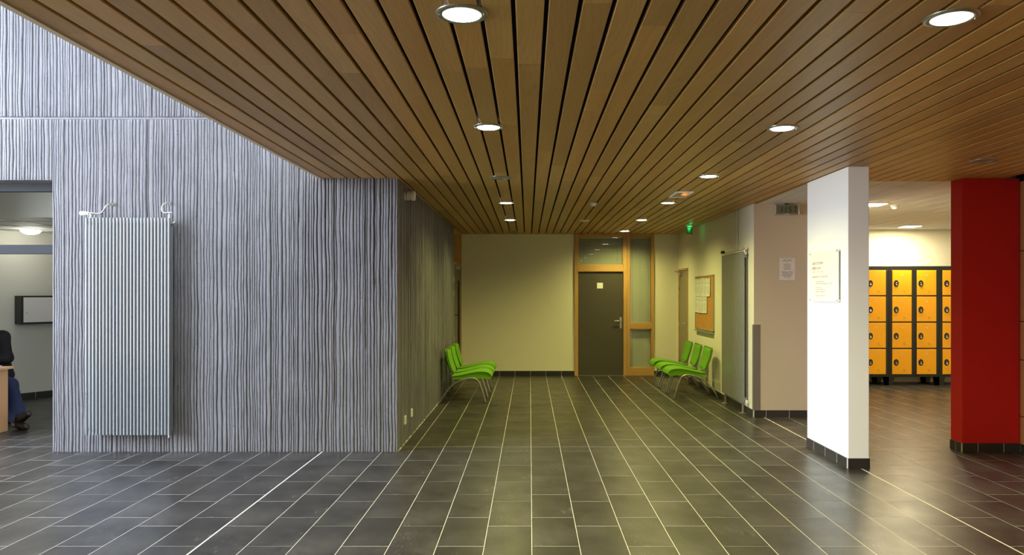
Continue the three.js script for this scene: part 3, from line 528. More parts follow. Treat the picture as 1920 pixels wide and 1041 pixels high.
{
  const tex = canvasTex(1024, 712, (g, w, h) => {
    g.fillStyle = '#f3f0e3'; g.fillRect(0, 0, w, h);
    const line = (x, y, l, s, c, k) => wordStrokes(g, x, y, l, s, c, k);
    line(95, 180, 400, 46, '#7d3038', 1); line(95, 248, 300, 46, '#7d3038', 2); line(95, 300, 400, 34, '#b7a89a', 3); line(95, 372, 560, 32, '#8a3a40', 4);
    line(240, 440, 300, 22, '#6d6258', 5); line(240, 468, 580, 22, '#6d6258', 6); line(240, 526, 190, 22, '#6d6258', 7); line(240, 554, 380, 22, '#6d6258', 8); line(240, 582, 340, 22, '#6d6258', 9); line(240, 640, 320, 22, '#6d6258', 10);
  });
  const t = thing('acrylic_plaque', 'clear acrylic plaque with small red text on the white pillar', 'plaque', [2.925, 1.778, -7.275], -Math.PI / 2);
  mesh('panel', rb(-0.355, 0.355, -0.252, 0.252, 0.018, 0.024, 0.002), S('#f3f0e3', { roughness: 0.12 }), t);
  mesh('print', new THREE.PlaneGeometry(0.70, 0.495), S('#ffffff', { map: tex, roughness: 0.15 }), t, [0, 0, 0.0245]);
  for (const sx of [-1, 1]) for (const sy of [-1, 1]) mesh('standoff', cyl(0.009, 0.03, [sx * 0.338, sy * 0.235, 0.015], 'z', 16), M.chrome, t);
}
{
  const cx = -12.235, t = thing('pin_board', 'cork pin board in an aluminium frame on cream wall', 'pin board', [RIGHT_X, 1.453, cx], -Math.PI / 2);
  const W = 0.645, H = 0.455;   // local +x points towards the viewer
  mesh('cork', bx(-W + 0.01, W - 0.01, -H + 0.01, H - 0.01, 0.002, 0.014), M.cork, t);
  mesh('frame', [rb(-W, W, H - 0.022, H, 0, 0.022, 0.003), rb(-W, W, -H, -H + 0.022, 0, 0.022, 0.003), rb(-W, -W + 0.022, -H, H, 0, 0.022, 0.003), rb(W - 0.022, W, -H, H, 0, 0.022, 0.003)], M.alu, t);
  mesh('tray', rb(-W + 0.04, W - 0.02, -H - 0.03, -H - 0.012, 0.0, 0.05, 0.004), M.alu, t);
  const tex = canvasTex(300, 424, (g, w, h) => { g.fillStyle = '#e4e4dc'; g.fillRect(0, 0, w, h); g.fillStyle = '#55554e'; g.fillRect(130, 34, 34, 26); wordStrokes(g, 50, 110, 200, 20, '#55554e', 41); wordStrokes(g, 60, 132, 180, 14, '#8a8a80', 42); for (let i = 0; i < 11; i++) wordStrokes(g, 36, 190 + i * 18, 120 + (i * 53) % 110, 11, '#8f8f86', 50 + i); });
  const pm = S('#ffffff', { map: tex, roughness: 0.8 }), r = rng(9);
  const sheet = (i, row) => {
    const x = -W + 0.13 + i * 0.213, y = (row ? -0.078 : 0.203) + (r() - 0.5) * 0.02 + (row ? 0.055 : 0.06);
    const s = thing('pinned_sheet', `printed white sheet, ${ordinal[i]} from the narrow door in the pin board's ${row ? 'lower' : 'upper'} row`, 'paper', [RIGHT_X - 0.024, 1.453 + y, cx + x], -Math.PI / 2, 'papers on the pin board');
    const g = new THREE.PlaneGeometry(0.208, 0.294, 6, 6), p = g.attributes.position; for (let k = 0; k < p.count; k++) p.setZ(k, 0.0005 + 0.012 * Math.pow(Math.max(0, 0.5 - (p.getY(k) + 0.147) / 0.294), 2) * (1 + Math.sin(i * 2.1)));
    g.computeVertexNormals(); mesh('page', g, pm, s, [0, 0, 0], [0, 0, (r() - 0.5) * 0.02]); mesh('pin', cyl(0.004, 0.006, [0, 0.135, 0.005], 'z', 8), M.plasticBlack, s);
  };
  for (let i = 0; i < 5; i++) sheet(i, 0);
  for (let i = 0; i < 4; i++) sheet(i, 1);
}
{
  const t = thing('wall_sounder', 'white cylindrical fitting high on the dark ridged side wall', 'sounder', [SIDE_X + 0.004, 2.652, -7.86]);
  mesh('body', lathe([[0.05, 0], [0.05, 0.05], [0.046, 0.054], [0.046, 0.064], [0.052, 0.068], [0.054, 0.085], [0.054, 0.104], [0.05, 0.112], [0, 0.112]], 32).rotateZ(-Math.PI / 2), M.plasticWhite, t);
  mesh('band', lathe([[0.0505, 0.02], [0.0515, 0.022], [0.0515, 0.03], [0.0505, 0.032]], 32).rotateZ(-Math.PI / 2), M.satin, t);
  for (const [d, y, w] of [[7.85, 0.258, 'near the bright wall corner'], [8.28, 0.265, 'towards the lime chairs']]) {
    const s = thing('wall_socket', `white wall socket low on the dark side wall ${w}`, 'socket', [SIDE_X, y, -d], Math.PI / 2, 'sockets on the dark side wall');
    mesh('plate', rb(-0.036, 0.036, -0.045, 0.045, 0.002, 0.02, 0.005), M.plasticWhite, s); mesh('insert', lathe([[0.021, 0.0205], [0.019, 0.014], [0, 0.014]]).rotateX(Math.PI / 2), M.plasticWhite, s);
  }
}

// ---------------------------------------------------------------- lime waiting chairs
const chairGeo = (() => {
  // local: +x forward, rear feet at x = 0, z across
  const HW = 0.25;
  const top = [[0.165, 0.395], [0.25, 0.405], [0.36, 0.432], [0.48, 0.462], [0.58, 0.478], [0.66, 0.476], [0.715, 0.458], [0.748, 0.425], [0.757, 0.385]];
  const bot = [[0.168, 0.345], [0.25, 0.338], [0.36, 0.345], [0.48, 0.356], [0.58, 0.352], [0.66, 0.348], [0.70, 0.345], [0.735, 0.348], [0.752, 0.362]];
  function pad(rows, cols, at) {   // closed cushion from a grid: at(s, t, side) for front (1) and back (0)
    const P = [], I = [], N = (rows + 1) * (cols + 1);
    for (const side of [1, 0]) for (let i = 0; i <= rows; i++) for (let j = 0; j <= cols; j++) P.push(...at(i / rows, j / cols, side));
    for (const side of [0, 1]) for (let i = 0; i < rows; i++) for (let j = 0; j < cols; j++) { const a = side * N + i * (cols + 1) + j, b = a + 1, c = a + cols + 1, d = c + 1; side ? I.push(a, d, b, a, c, d) : I.push(a, b, d, a, d, c); }
    const rim = (a, b) => I.push(a, a + N, b, b, a + N, b + N), id = (i, j) => i * (cols + 1) + j;
    for (let j = 0; j < cols; j++) { rim(id(0, j + 1), id(0, j)); rim(id(rows, j), id(rows, j + 1)); }
    for (let i = 0; i < rows; i++) { rim(id(i, 0), id(i + 1, 0)); rim(id(i + 1, cols), id(i, cols)); }
    const g = new THREE.BufferGeometry(); g.setAttribute('position', new THREE.Float32BufferAttribute(P, 3)); g.setIndex(I);
    const uv = []; for (let k = 0; k < P.length / 3; k++) uv.push(P[3 * k + 2], P[3 * k] + P[3 * k + 1]); g.setAttribute('uv', new THREE.Float32BufferAttribute(uv, 2)); g.computeVertexNormals(); return g;
  }
  const lerpPath = (pts, s) => { const f = s * (pts.length - 1), i = Math.min(pts.length - 2, Math.floor(f)), k = f - i; return [0, 1].map((c) => pts[i][c] + (pts[i + 1][c] - pts[i][c]) * k); };
  const seat = pad(20, 12, (s, t, side) => {
    const e = Math.abs(2 * t - 1), round = Math.pow(e, 6), a = lerpPath(top, s), b = lerpPath(bot, s), w = HW * (0.93 + 0.07 * Math.min(1, s * 3)) * (s > 0.92 ? 1 - (s - 0.92) * 0.5 : 1);
    const k = side ? 1 - 0.16 * round : 0.06 * round; return [b[0] + (a[0] - b[0]) * k, b[1] + (a[1] - b[1]) * k - (side ? 0.010 * (1 - e * e) : 0), (2 * t - 1) * w];
  });
  const half = (v) => v < 0.25 ? 0.11 + 0.105 * Math.sqrt(1 - Math.pow(1 - v / 0.25, 2)) : 0.215 + 0.025 * Math.sin((v - 0.25) / 0.75 * Math.PI * 0.62) - (v > 0.94 ? (v - 0.94) * 0.35 : 0);
  const back = pad(18, 12, (s, t, side) => {
    const c = 2 * t - 1, e = Math.abs(c), w = half(s), y = 0.425 + 0.345 * s + (s > 0.8 ? (s - 0.8) * 5 * (0.014 * e * e - 0.004) : 0), lean = 0.152 - 0.10 * s - 0.012 * Math.sin(s * Math.PI);
    const rim = Math.max(Math.pow(e, 5), Math.pow(Math.abs(2 * s - 1), 7)), th = side ? 0.062 * (1 - 0.5 * rim) : 0.006; return [lean + th + 0.03 * c * c * 0.8 - 0.01, y, c * w];
  });
  const arch = (z) => tube([[0, 0.004, z], [0.046, 0.097, z], [0.167, 0.249, z], [0.289, 0.326, z], [0.411, 0.361, z], [0.475, 0.364, z], [0.53, 0.35, z], [0.573, 0.305, z], [0.625, 0.16, z], [0.67, 0.004, z]], 0.0115, 48, 10);
  const strut = (z) => tube([[0.27, 0.338, z], [0.205, 0.330, z], [0.182, 0.345, z], [0.142, 0.43, z], [0.10, 0.56, z], [0.056, 0.735, z]], 0.009, 32, 8);
  const shell = pad(12, 8, (s, t, side) => { const c = 2 * t - 1, w = half(s) * 0.94, y = 0.435 + 0.325 * s, lean = 0.152 - 0.10 * s - 0.012 * Math.sin(s * Math.PI); return [lean - 0.012 + 0.024 * c * c + (side ? 0.008 : 0), y, c * w]; });
  return { seat, back, shell, arch, strut, cross: [cyl(0.009, 0.5, [0.30, 0.33, 0], 'z', 10), cyl(0.009, 0.5, [0.50, 0.352, 0], 'z', 10)], glide: cyl(0.014, 0.008, [0, 0.004, 0], 'y', 12) };
})();
function makeChair(label, group) {
  const t = thing('waiting_chair', label, 'chair', [0, 0, 0], 0, group);
  mesh('seat', chairGeo.seat, M.lime, t); mesh('backrest', chairGeo.back, M.lime, t); mesh('back_shell', chairGeo.shell, M.plasticBlack, t);
  for (const z of [-0.262, 0.262]) { const l = mesh('leg_frame', chairGeo.arch(z), M.satin, t); for (const x of [0, 0.67]) mesh('foot_glide', chairGeo.glide, M.plasticBlack, l, [x, 0, z]); }
  for (const z of [-0.12, 0.12]) mesh('back_strut', chairGeo.strut(z), M.satin, t);
  mesh('cross_tube', chairGeo.cross, M.satin, t);
  return t;
}
const proto = makeChair('', '');
function placeChair(src, x, d, turn, label, group) {
  const c = src || proto.clone(); if (!src) { c.name = numbered('waiting_chair'); scene.add(c); }
  c.position.set(x, 0, -d); c.rotation.y = turn; tag(c, label, 'chair', group); return c;
}
const where = ['nearest the bright wall corner', 'middle of three', 'nearest the end wall'];
[11.07, 11.66, 12.27].forEach((d, i) => placeChair(i ? null : proto, SIDE_X + 0.022, d, 0, `lime green low chair by the dark ridged wall, ${where[i]}`, 'lime chairs against the ridged wall'));
const where2 = ['next to the flat radiator', 'middle of three', 'next to the narrow door'];
[11.50, 12.17, 12.87].forEach((d, i) => placeChair(null, 2.872, d, Math.PI, `lime green low chair by the cream wall, ${where2[i]}`, 'lime chairs against the cream wall'));

// ---------------------------------------------------------------- yellow lockers
{
  const F = 12.9, W = 0.884, H = 2.09;
  const unit = (x0, label) => {
    const t = thing('locker_cabinet', label, 'locker', [x0, 0, -F], 0, 'yellow door lockers along the warm wall');
    const y0 = 0.145;
    mesh('carcass', [bx(0.001, W - 0.001, y0, H, -0.48, -0.02), rb(0.001, W - 0.001, H - 0.075, H, -0.02, 0, 0.003), rb(0.001, W - 0.001, y0, y0 + 0.05, -0.02, 0, 0.003), rb(0.001, 0.055, y0 + 0.05, H - 0.075, -0.02, -0.0005, 0.003), rb(W - 0.055, W - 0.001, y0 + 0.05, H - 0.075, -0.02, -0.0005, 0.003), rb(0.397, 0.487, y0 + 0.05, H - 0.075, -0.02, -0.0005, 0.003)], M.lockerBlack, t);
    const foot = new THREE.ExtrudeGeometry(new THREE.Shape([[0, 0.145], [0.105, 0.145], [0.07, 0], [0, 0]].map((p) => new THREE.Vector2(...p))), { depth: 0.02, bevelEnabled: false });
    for (const z of [-0.03, -0.47]) { mesh('leg', foot, M.lockerBlack, t, [0.003, 0, z]); mesh('leg', foot.clone().scale(-1, 1, 1), M.lockerBlack, t, [W - 0.003, 0, z]); }
    for (const cx of [0.056, 0.488]) for (let r = 0; r < 4; r++) {
      const y = 0.196 + r * 0.4612, x1 = cx + 0.340, y1 = y + 0.4375;
      const door = mesh('door', rb(cx, x1, y, y1, -0.016, 0.004, 0.004), M.lockerYellow, t);
      const px = cx + 0.068, py = y + 0.205;
      const lk = mesh('lock_recess', lathe([[0.030, 0], [0.034, 0.004], [0.042, 0.006], [0.044, 0.002], [0.044, -0.001]], 28).rotateX(Math.PI / 2).scale(1, 1.32, 1).translate(px, py, 0.004), M.plasticBlack, door);
      lk.userData.label = 'black oval lock surround';
      mesh('lock_dish', cyl(0.032, 0.002, [0, 0, 0], 'z', 24).scale(1, 1.32, 1).translate(px, py, 0.005), M.plasticBlack, door);
      mesh('padlock', [rb(px - 0.013, px + 0.015, py - 0.034, py - 0.006, 0.004, 0.018, 0.004), tube([[px - 0.009, py - 0.008, 0.011], [px - 0.009, py + 0.014, 0.011], [px + 0.001, py + 0.022, 0.011], [px + 0.011, py + 0.014, 0.011], [px + 0.011, py - 0.008, 0.011]], 0.003, 16, 6)], M.chrome, door);
      mesh('number_badge', new THREE.ExtrudeGeometry(new THREE.Shape([[-0.024, 0.012], [0.024, 0.012], [0.02, -0.004], [0, -0.018], [-0.02, -0.004]].map((p) => new THREE.Vector2(...p))), { depth: 0.002, bevelEnabled: false }).translate((cx + x1) / 2, y1 - 0.088, 0.004), S('#e9b48a', { roughness: 0.4 }), door);
      mesh('printed_label', new THREE.PlaneGeometry(0.095, 0.052).translate(x1 - 0.105, y + 0.062, 0.0046), labelMat, door);
    }
    return t;
  };
  const tex = canvasTex(256, 140, (g, w, h) => { g.fillStyle = '#fbb000'; g.fillRect(0, 0, w, h); wordStrokes(g, 10, 34, 80, 30, '#7a5510', 301); wordStrokes(g, 14, 76, 110, 26, '#7a5510', 302); wordStrokes(g, 10, 120, 120, 26, '#7a5510', 303); wordStrokes(g, 150, 112, 90, 20, '#b98214', 304); });
  var labelMat = S('#ffffff', { map: tex, roughness: 0.42 });
  unit(5.411, 'yellow locker cabinet beside the white pillar'); unit(6.295, 'yellow locker cabinet with eight doors in the middle of the opening'); unit(7.179, 'yellow locker cabinet beside the red column');
}

// ---------------------------------------------------------------- office behind the opening in the ridged wall
const ang = Math.atan2(0.854, 0.52);
{
  // slanted wall from (-9.05, d 8.98) to (-6.35, d 13.42)
  struct('wall_office', 'pale slanted office wall with the black key cabinet', 'wall', new THREE.BoxGeometry(5.4, 2.62, 0.12).translate(0, 1.31, -0.06).rotateY(ang).translate(-7.62, 0, -11.33), M.pale);
  struct('wall_office_end', 'pale office end wall hidden behind ridged wall', 'wall', [bx(-6.7, -4.4, 0, 2.95, -13.3, -13.1), bx(-4.5, -4.3, 0, 2.95, -13.1, -FRONT - 0.31), bx(-9.2, -9.0, 0, 2.95, -9.3, -FRONT - 0.3)], M.pale);
  struct('ceiling_office', 'white tiled office ceiling behind the transom', 'ceiling', [bx(-9.2, -4.3, 2.90, 3.0, -9.07, -FRONT - 0.3), bx(-9.2, -4.3, 2.55, 2.66, -13.4, -9.112)], M.officeWhite);
  struct('trim_office_grid', 'thin grey ceiling grid lines in the office', 'trim', [...[9.6, 10.2, 10.8, 11.4, 12.0].map((d) => bx(-9.1, -4.4, 2.546, 2.551, -d - 0.008, -d + 0.008)), ...[-8.4, -7.8, -7.2, -6.6, -6.0, -5.4].map((x) => bx(x - 0.008, x + 0.008, 2.546, 2.551, -13.0, -9.08))], S('#8f9089', { roughness: 0.6 }));
  struct('wall_office_bulkhead', 'white bulkhead above the lower office ceiling', 'wall', bx(-9.2, -4.3, 2.548, 2.9, -9.11, -9.07), M.officeWhite);
  const f = thing('trim_door_frame', 'dark anthracite transom frame across the office opening', 'door frame', [0, 0, 0], 0, null, 'structure');
  mesh('head_bar', rb(-7.3, OPEN_X, 2.665, 2.747, -7.70, -7.62, 0.004), M.anthracite, f); mesh('transom_bar', rb(-7.3, OPEN_X, 2.018, 2.112, -7.70, -7.62, 0.004), M.anthracite, f);
  mesh('pane', new THREE.PlaneGeometry(2.44, 0.55).translate(-6.075, 2.388, -7.66), M.glass, f);
  mesh('jamb', rb(-7.3, -7.22, 0, 2.747, -7.70, -7.62, 0.004), M.anthracite, f);
  const b = baseboard('baseboard_office', 'dark tile skirting along the slanted office wall', [[-8.56, 9.79, -6.45, 13.25, 0.854, 0.52, ...every(0.3, 0.302, 4.05)]]);
  const l = thing('dome_lamp', 'white glass dome lamp on the office ceiling', 'ceiling light', [-7.31, 2.55, -10.78]);
  mesh('base', lathe([[0.07, 0], [0.07, -0.015], [0.05, -0.02]]), M.plasticWhite, l);
  mesh('dome_light', lathe([[0.14, -0.012], [0.135, -0.03], [0.10, -0.06], [0.05, -0.076], [0, -0.08]], 36), S('#f6f4ea', { emissive: new THREE.Color(1, 0.98, 0.92), emissiveIntensity: 0.8, roughness: 0.3 }), l);
  const pl = new THREE.PointLight(new THREE.Color().setRGB(1, 0.97, 0.86), 0.9); pl.position.set(0, -0.12, 0); pl.castShadow = true; pl.shadow.radius = 6; l.add(pl);

  const n = [0.854, 0.52], k = thing('key_cabinet', 'black framed wall cabinet with white door in the office', 'cabinet', [-7.62, 1.36, -11.33], ang);
  mesh('carcass', rb(-0.28, 0.28, -0.215, 0.215, 0.003, 0.2, 0.004), M.plasticBlack, k);
  const dr = mesh('door', rb(-0.25, 0.25, -0.185, 0.19, 0.2, 0.208, 0.003), M.panelWhite, k); mesh('key_lock', cyl(0.012, 0.012, [-0.21, -0.04, 0.212], 'z', 14), M.steel, dr);

  const dk = thing('desk', 'light beech desk just inside the office opening', 'desk', [0, 0, 0]);
  mesh('desktop', rb(-7.55, -6.04, 0.73, 0.757, -8.62, -7.92, 0.004, 'x'), M.beech, dk);
  mesh('end_panel', rb(-6.115, -6.09, 0.004, 0.73, -8.59, -7.95, 0.002, 'y'), M.beech, dk); mesh('end_panel', rb(-7.5, -7.475, 0.004, 0.73, -8.59, -7.95, 0.002, 'y'), M.beech, dk); mesh('modesty_panel', rb(-7.475, -6.115, 0.3, 0.73, -8.02, -8.0, 0.002, 'x'), M.beech, dk);
  for (const [x, y] of [[-6.33, 0], [-6.315, 0.004]]) { const p = thing('paper_sheet', y ? 'white sheet of paper lying on top of another on desk' : 'white sheet of paper flat on the beech desk', 'paper', [x, 0.758 + y, -8.5], y ? 0.2 : 0, 'papers on the beech desk'); mesh('page', bx(-0.148, 0.148, 0, 0.002, -0.105, 0.105), M.paper, p); }
}

// ---------------------------------------------------------------- person at the desk
// surface nets over a signed distance field
function nets(sdf, lo, hi, h) {
  const n = [0, 1, 2].map((k) => Math.ceil((hi[k] - lo[k]) / h) + 2), [A, B, C] = n, F = new Float32Array(A * B * C), id = (i, j, k) => (k * B + j) * A + i;
  for (let k = 0; k < C; k++) for (let j = 0; j < B; j++) for (let i = 0; i < A; i++) F[id(i, j, k)] = sdf(lo[0] + i * h, lo[1] + j * h, lo[2] + k * h);
  const V = new Int32Array(A * B * C).fill(-1), P = [], I = [];
  for (let k = 0; k < C - 1; k++) for (let j = 0; j < B - 1; j++) for (let i = 0; i < A - 1; i++) {
    let c = 0, x = 0, y = 0, z = 0; const f = (a, b, e) => F[id(i + a, j + b, k + e)];
    for (let a = 0; a < 2; a++) for (let b = 0; b < 2; b++) {
      for (const [p, q, dx, dy, dz, o] of [[f(0, a, b), f(1, a, b), 1, 0, 0, [0, a, b]], [f(a, 0, b), f(a, 1, b), 0, 1, 0, [a, 0, b]], [f(a, b, 0), f(a, b, 1), 0, 0, 1, [a, b, 0]]]) if ((p < 0) !== (q < 0)) { const t = p / (p - q); x += o[0] + dx * t; y += o[1] + dy * t; z += o[2] + dz * t; c++; }
    }
    if (c) { V[id(i, j, k)] = P.length / 3; P.push(lo[0] + (i + x / c) * h, lo[1] + (j + y / c) * h, lo[2] + (k + z / c) * h); }
  }
  const quad = (a, b, c, d, flip) => { if (Math.min(a, b, c, d) < 0) return; flip ? I.push(a, c, b, a, d, c) : I.push(a, b, c, a, c, d); };
  for (let k = 1; k < C - 1; k++) for (let j = 1; j < B - 1; j++) for (let i = 1; i < A - 1; i++) {
    const s = F[id(i, j, k)] < 0;
    if (s !== F[id(i + 1, j, k)] < 0) quad(V[id(i, j - 1, k - 1)], V[id(i, j, k - 1)], V[id(i, j, k)], V[id(i, j - 1, k)], !s);
    if (s !== F[id(i, j + 1, k)] < 0) quad(V[id(i - 1, j, k - 1)], V[id(i - 1, j, k)], V[id(i, j, k)], V[id(i, j, k - 1)], !s);
    if (s !== F[id(i, j, k + 1)] < 0) quad(V[id(i - 1, j - 1, k)], V[id(i, j - 1, k)], V[id(i, j, k)], V[id(i - 1, j, k)], !s);
  }
  const g = new THREE.BufferGeometry(); g.setAttribute('position', new THREE.Float32BufferAttribute(P, 3)); g.setIndex(I); g.computeVertexNormals(); return g;
}
function bones(list, k) {   // [x0,y0,z0,r0, x1,y1,z1,r1]
  return (x, y, z) => {
    let d = 9;
    for (const [ax, ay, az, ra, bx_, by, bz, rb_] of list) {
      const ux = bx_ - ax, uy = by - ay, uz = bz - az, L = ux * ux + uy * uy + uz * uz, t = L ? Math.max(0, Math.min(1, ((x - ax) * ux + (y - ay) * uy + (z - az) * uz) / L)) : 0;
      const e = Math.hypot(x - ax - ux * t, y - ay - uy * t, z - az - uz * t) - (ra + (rb_ - ra) * t), m = Math.max(0, k - Math.abs(d - e)) / k; d = Math.min(d, e) - m * m * k * 0.25;
    }
    return d;
  };
}
function bonesMesh(list, k, h, extra) {
  const lo = [9, 9, 9].map((_, c) => Math.min(...list.map((b) => Math.min(b[c] - b[3], b[4 + c] - b[7]))) - 3 * h), hi = [0, 1, 2].map((c) => Math.max(...list.map((b) => Math.max(b[c] + b[3], b[4 + c] + b[7]))) + 3 * h);
  const f = bones(list, k); return nets(extra ? (x, y, z) => extra(f(x, y, z), x, y, z) : f, lo, hi, h);
}
{
  // local frame: x right in the photograph, z towards the viewer; origin on the floor below the seat
  const t = thing('person', 'seated person in black jacket, blue jeans and brown shoes, ankles crossed beside desk', 'person', [-6.67, 0, -9.1]);
  const hip = 0.53, legA = [[0.09, hip, 0.02], [0.37, 0.50, 0.18], [0.64, 0.155, 0.38]], legB = [[-0.09, hip, 0.02], [0.17, 0.50, 0.22], [0.55, 0.10, 0.34]];
  const armA = [[0.17, 1.075, 0.02], [0.255, 0.815, 0.06], [0.12, 0.805, 0.27]], armB = [[-0.17, 1.075, 0.02], [-0.25, 0.815, 0.08], [-0.14, 0.805, 0.28]];
  const B = (a, ra, b, rb_) => [...a, ra, ...b, rb_];
  const limbs = [], hand = (w, dir, s) => {
    const p = [w[0] + dir[0] * 0.09, w[1] - 0.008, w[2] + dir[1] * 0.09], out = [B([w[0], w[1], w[2]], 0.026, p, 0.034)], side = [dir[1], -dir[0]];
    [[-0.026, 0.055], [-0.009, 0.068], [0.009, 0.064], [0.026, 0.048]].forEach(([o, l]) => { const a = [p[0] + side[0] * o, p[1], p[2] + side[1] * o], m = [a[0] + dir[0] * l * 0.6, a[1] + 0.008, a[2] + dir[1] * l * 0.6], e = [a[0] + dir[0] * l, a[1] - 0.012, a[2] + dir[1] * l]; out.push(B(a, 0.0095, m, 0.009), B(m, 0.009, e, 0.008)); });
    const th = [w[0] + dir[0] * 0.04 + side[0] * 0.03 * s, w[1], w[2] + dir[1] * 0.04 + side[1] * 0.03 * s]; out.push(B(th, 0.012, [th[0] + dir[0] * 0.035 + side[0] * 0.03 * s, th[1], th[2] + dir[1] * 0.035 + side[1] * 0.03 * s], 0.010)); return out;
  };
  limbs.push(B([0, 0.55, 0], 0.13, [0, 0.80, 0.01], 0.12), B([0, 0.80, 0.01], 0.12, [0, 1.03, 0.01], 0.125), B([-0.14, 1.06, 0.01], 0.07, [0.14, 1.06, 0.01], 0.07), B([0, 1.08, 0.01], 0.06, [0, 1.22, 0.04], 0.052));
  for (const [l, w] of [[legA, 1], [legB, 1]]) limbs.push(B(l[0], 0.085, l[1], 0.056), B(l[1], 0.056, l[2], 0.036));
  for (const a of [armA, armB]) limbs.push(B(a[0], 0.052, a[1], 0.038), B(a[1], 0.038, a[2], 0.026));
  limbs.push(B(legA[2], 0.034, [0.68, 0.13, 0.43], 0.026), B(legB[2], 0.034, [0.61, 0.06, 0.39], 0.026));
  const body = bonesMesh(limbs, 0.05, 0.012);
  const hc = [0, 1.36, 0.05];
  const headBones = [B([0, 1.19, 0.035], 0.05, [0, 1.27, 0.05], 0.052), B([0, 1.395, 0.03], 0.086, [0, 1.40, 0.06], 0.082), B([0, 1.32, 0.075], 0.064, [0, 1.285, 0.095], 0.040), B([0, 1.36, 0.145], 0.010, [0, 1.328, 0.158], 0.015), B([-0.02, 1.295, 0.128], 0.009, [0.02, 1.295, 0.128], 0.009), B([-0.022, 1.328, 0.140], 0.008, [0.022, 1.328, 0.140], 0.008), B([-0.085, 1.375, 0.045], 0.012, [-0.090, 1.335, 0.04], 0.012), B([0.085, 1.375, 0.045], 0.012, [0.090, 1.335, 0.04], 0.012), B([-0.05, 1.395, 0.125], 0.012, [0.05, 1.395, 0.125], 0.012)];
  const head = bonesMesh(headBones, 0.022, 0.005), hands = [...hand(armA[2], [-0.5, 0.86], 1), ...hand(armB[2], [0.35, 0.93], -1)];
  const handMesh = bonesMesh(hands, 0.008, 0.0035);
  mesh('body', merge([body, head, handMesh].map((g) => { g.setAttribute('uv', new THREE.Float32BufferAttribute(new Float32Array(g.attributes.position.count * 2), 2)); return g; })), M.skin, t);
  const jacket = [B([0, 0.585, 0], 0.155, [0, 0.80, 0.01], 0.148), B([0, 0.80, 0.01], 0.148, [0, 1.02, 0.01], 0.145), B([-0.145, 1.06, 0.01], 0.083, [0.145, 1.06, 0.01], 0.083), B([0.20, 0.60, -0.02], 0.075, [0.13, 0.75, 0], 0.10), B([-0.20, 0.60, -0.02], 0.075, [-0.13, 0.75, 0], 0.10)];
  for (const a of [armA, armB]) jacket.push(B(a[0], 0.072, a[1], 0.056), B(a[1], 0.056, [a[1][0] + (a[2][0] - a[1][0]) * 0.94, a[2][1], a[1][2] + (a[2][2] - a[1][2]) * 0.94], 0.044));
  mesh('jacket', bonesMesh(jacket, 0.05, 0.012, (d, x, y, z) => Math.max(d, -(Math.hypot(x * 1.5, (y - 1.10) * 0.7, z - 0.17) - 0.085))), M.jacket, t);
  mesh('shirt', bonesMesh([B([0, 0.78, 0.03], 0.115, [0, 1.05, 0.025], 0.105), B([0, 1.12, 0.02], 0.066, [0, 1.15, 0.025], 0.064)], 0.03, 0.01), M.shirt, t);
  const jeans = [B([0, 0.52, -0.02], 0.135, [0, 0.60, -0.02], 0.13)];
  for (const l of [legA, legB]) jeans.push(B(l[0], 0.105, l[1], 0.078), B(l[1], 0.078, [l[2][0] - 0.02, l[2][1] + 0.02, l[2][2] - 0.01], 0.066));
  mesh('jeans', bonesMesh(jeans, 0.05, 0.012), M.jeans, t);
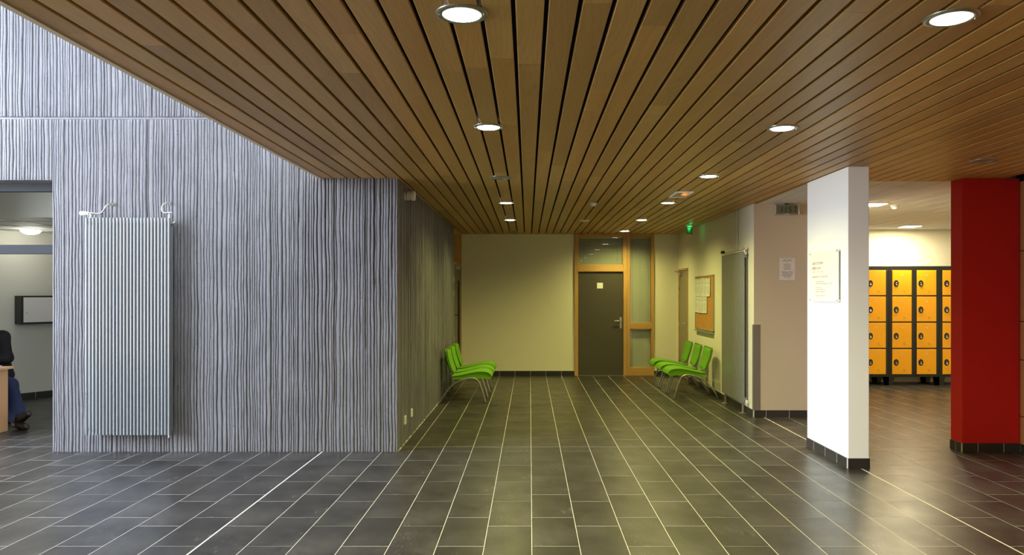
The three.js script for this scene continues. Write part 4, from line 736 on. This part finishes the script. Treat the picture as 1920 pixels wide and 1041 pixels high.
  for (const [l, a, b, c] of [[legA, [0.622, 0.112, 0.405], [0.71, 0.152, 0.45], [0.80, 0.208, 0.49]], [legB, [0.575, 0.058, 0.375], [0.66, 0.05, 0.415], [0.745, 0.048, 0.45]]]) {
    const s = mesh('shoe', bonesMesh([B(a, 0.044, b, 0.043), B(b, 0.043, c, 0.034), B(a, 0.042, [l[2][0] + 0.005, l[2][1], l[2][2]], 0.045)], 0.03, 0.006), M.shoe, t);
    const dn = (p, k) => [p[0] + 0.012, p[1] - 0.014, p[2] + 0.01 + k]; mesh('sole', bonesMesh([B(dn(a, 0), 0.037, dn(b, 0), 0.034), B(dn(b, 0), 0.036, dn(c, 0), 0.031)], 0.01, 0.006), M.plasticBlack, s);
    mesh('sock', tube([[l[2][0] - 0.03, l[2][1] + 0.05, l[2][2] - 0.012], l[2]], 0.047, 4, 14), M.sock, t);
  }
  mesh('hair', bonesMesh([B([0, 1.415, 0.02], 0.092, [0, 1.425, 0.045], 0.088), B([0, 1.36, 0.0], 0.08, [0, 1.32, -0.005], 0.06)], 0.03, 0.006, (d, x, y, z) => Math.max(d, (z - 0.07) - (y - 1.40) * 0.9)), M.hair, t);
  for (const s of [-1, 1]) { const e = mesh('eye', new THREE.SphereGeometry(0.011, 14, 10), M.paper, t, [s * 0.031, 1.372, 0.126]); mesh('iris', new THREE.SphereGeometry(0.006, 10, 8), M.plasticBlack, e, [0, 0, 0.0065]); }
  const c = thing('office_chair', 'black office chair carrying the seated person', 'chair', [-6.67, 0, -9.14]);
  mesh('seat', rb(-0.21, 0.17, 0.355, 0.405, -0.22, 0.18, 0.02), M.plasticBlack, c); mesh('backrest', rb(-0.24, 0.03, 0.52, 0.92, -0.27, -0.23, 0.018), M.plasticBlack, c); mesh('back_bar', tube([[0, 0.34, -0.1], [-0.05, 0.34, -0.27], [-0.1, 0.42, -0.3], [-0.1, 0.7, -0.275]], 0.018), M.plasticBlack, c);
  mesh('gas_column', cyl(0.03, 0.27, [0, 0.22, 0]), M.steel, c);
  for (let i = 0; i < 5; i++) { const a = i * 1.2566 + 0.3; mesh('star_leg', tube([[0, 0.10, 0], [Math.cos(a) * 0.15, 0.09, Math.sin(a) * 0.15], [Math.cos(a) * 0.27, 0.065, Math.sin(a) * 0.27]], 0.018, 8, 8), M.plasticBlack, c); mesh('caster', new THREE.SphereGeometry(0.028, 12, 10), M.plasticBlack, c, [Math.cos(a) * 0.27, 0.028, Math.sin(a) * 0.27]); }
}

scene.traverse((o) => { if (o.isMesh) { o.castShadow = true; o.receiveShadow = true; } });
renderer.render(scene, camera);
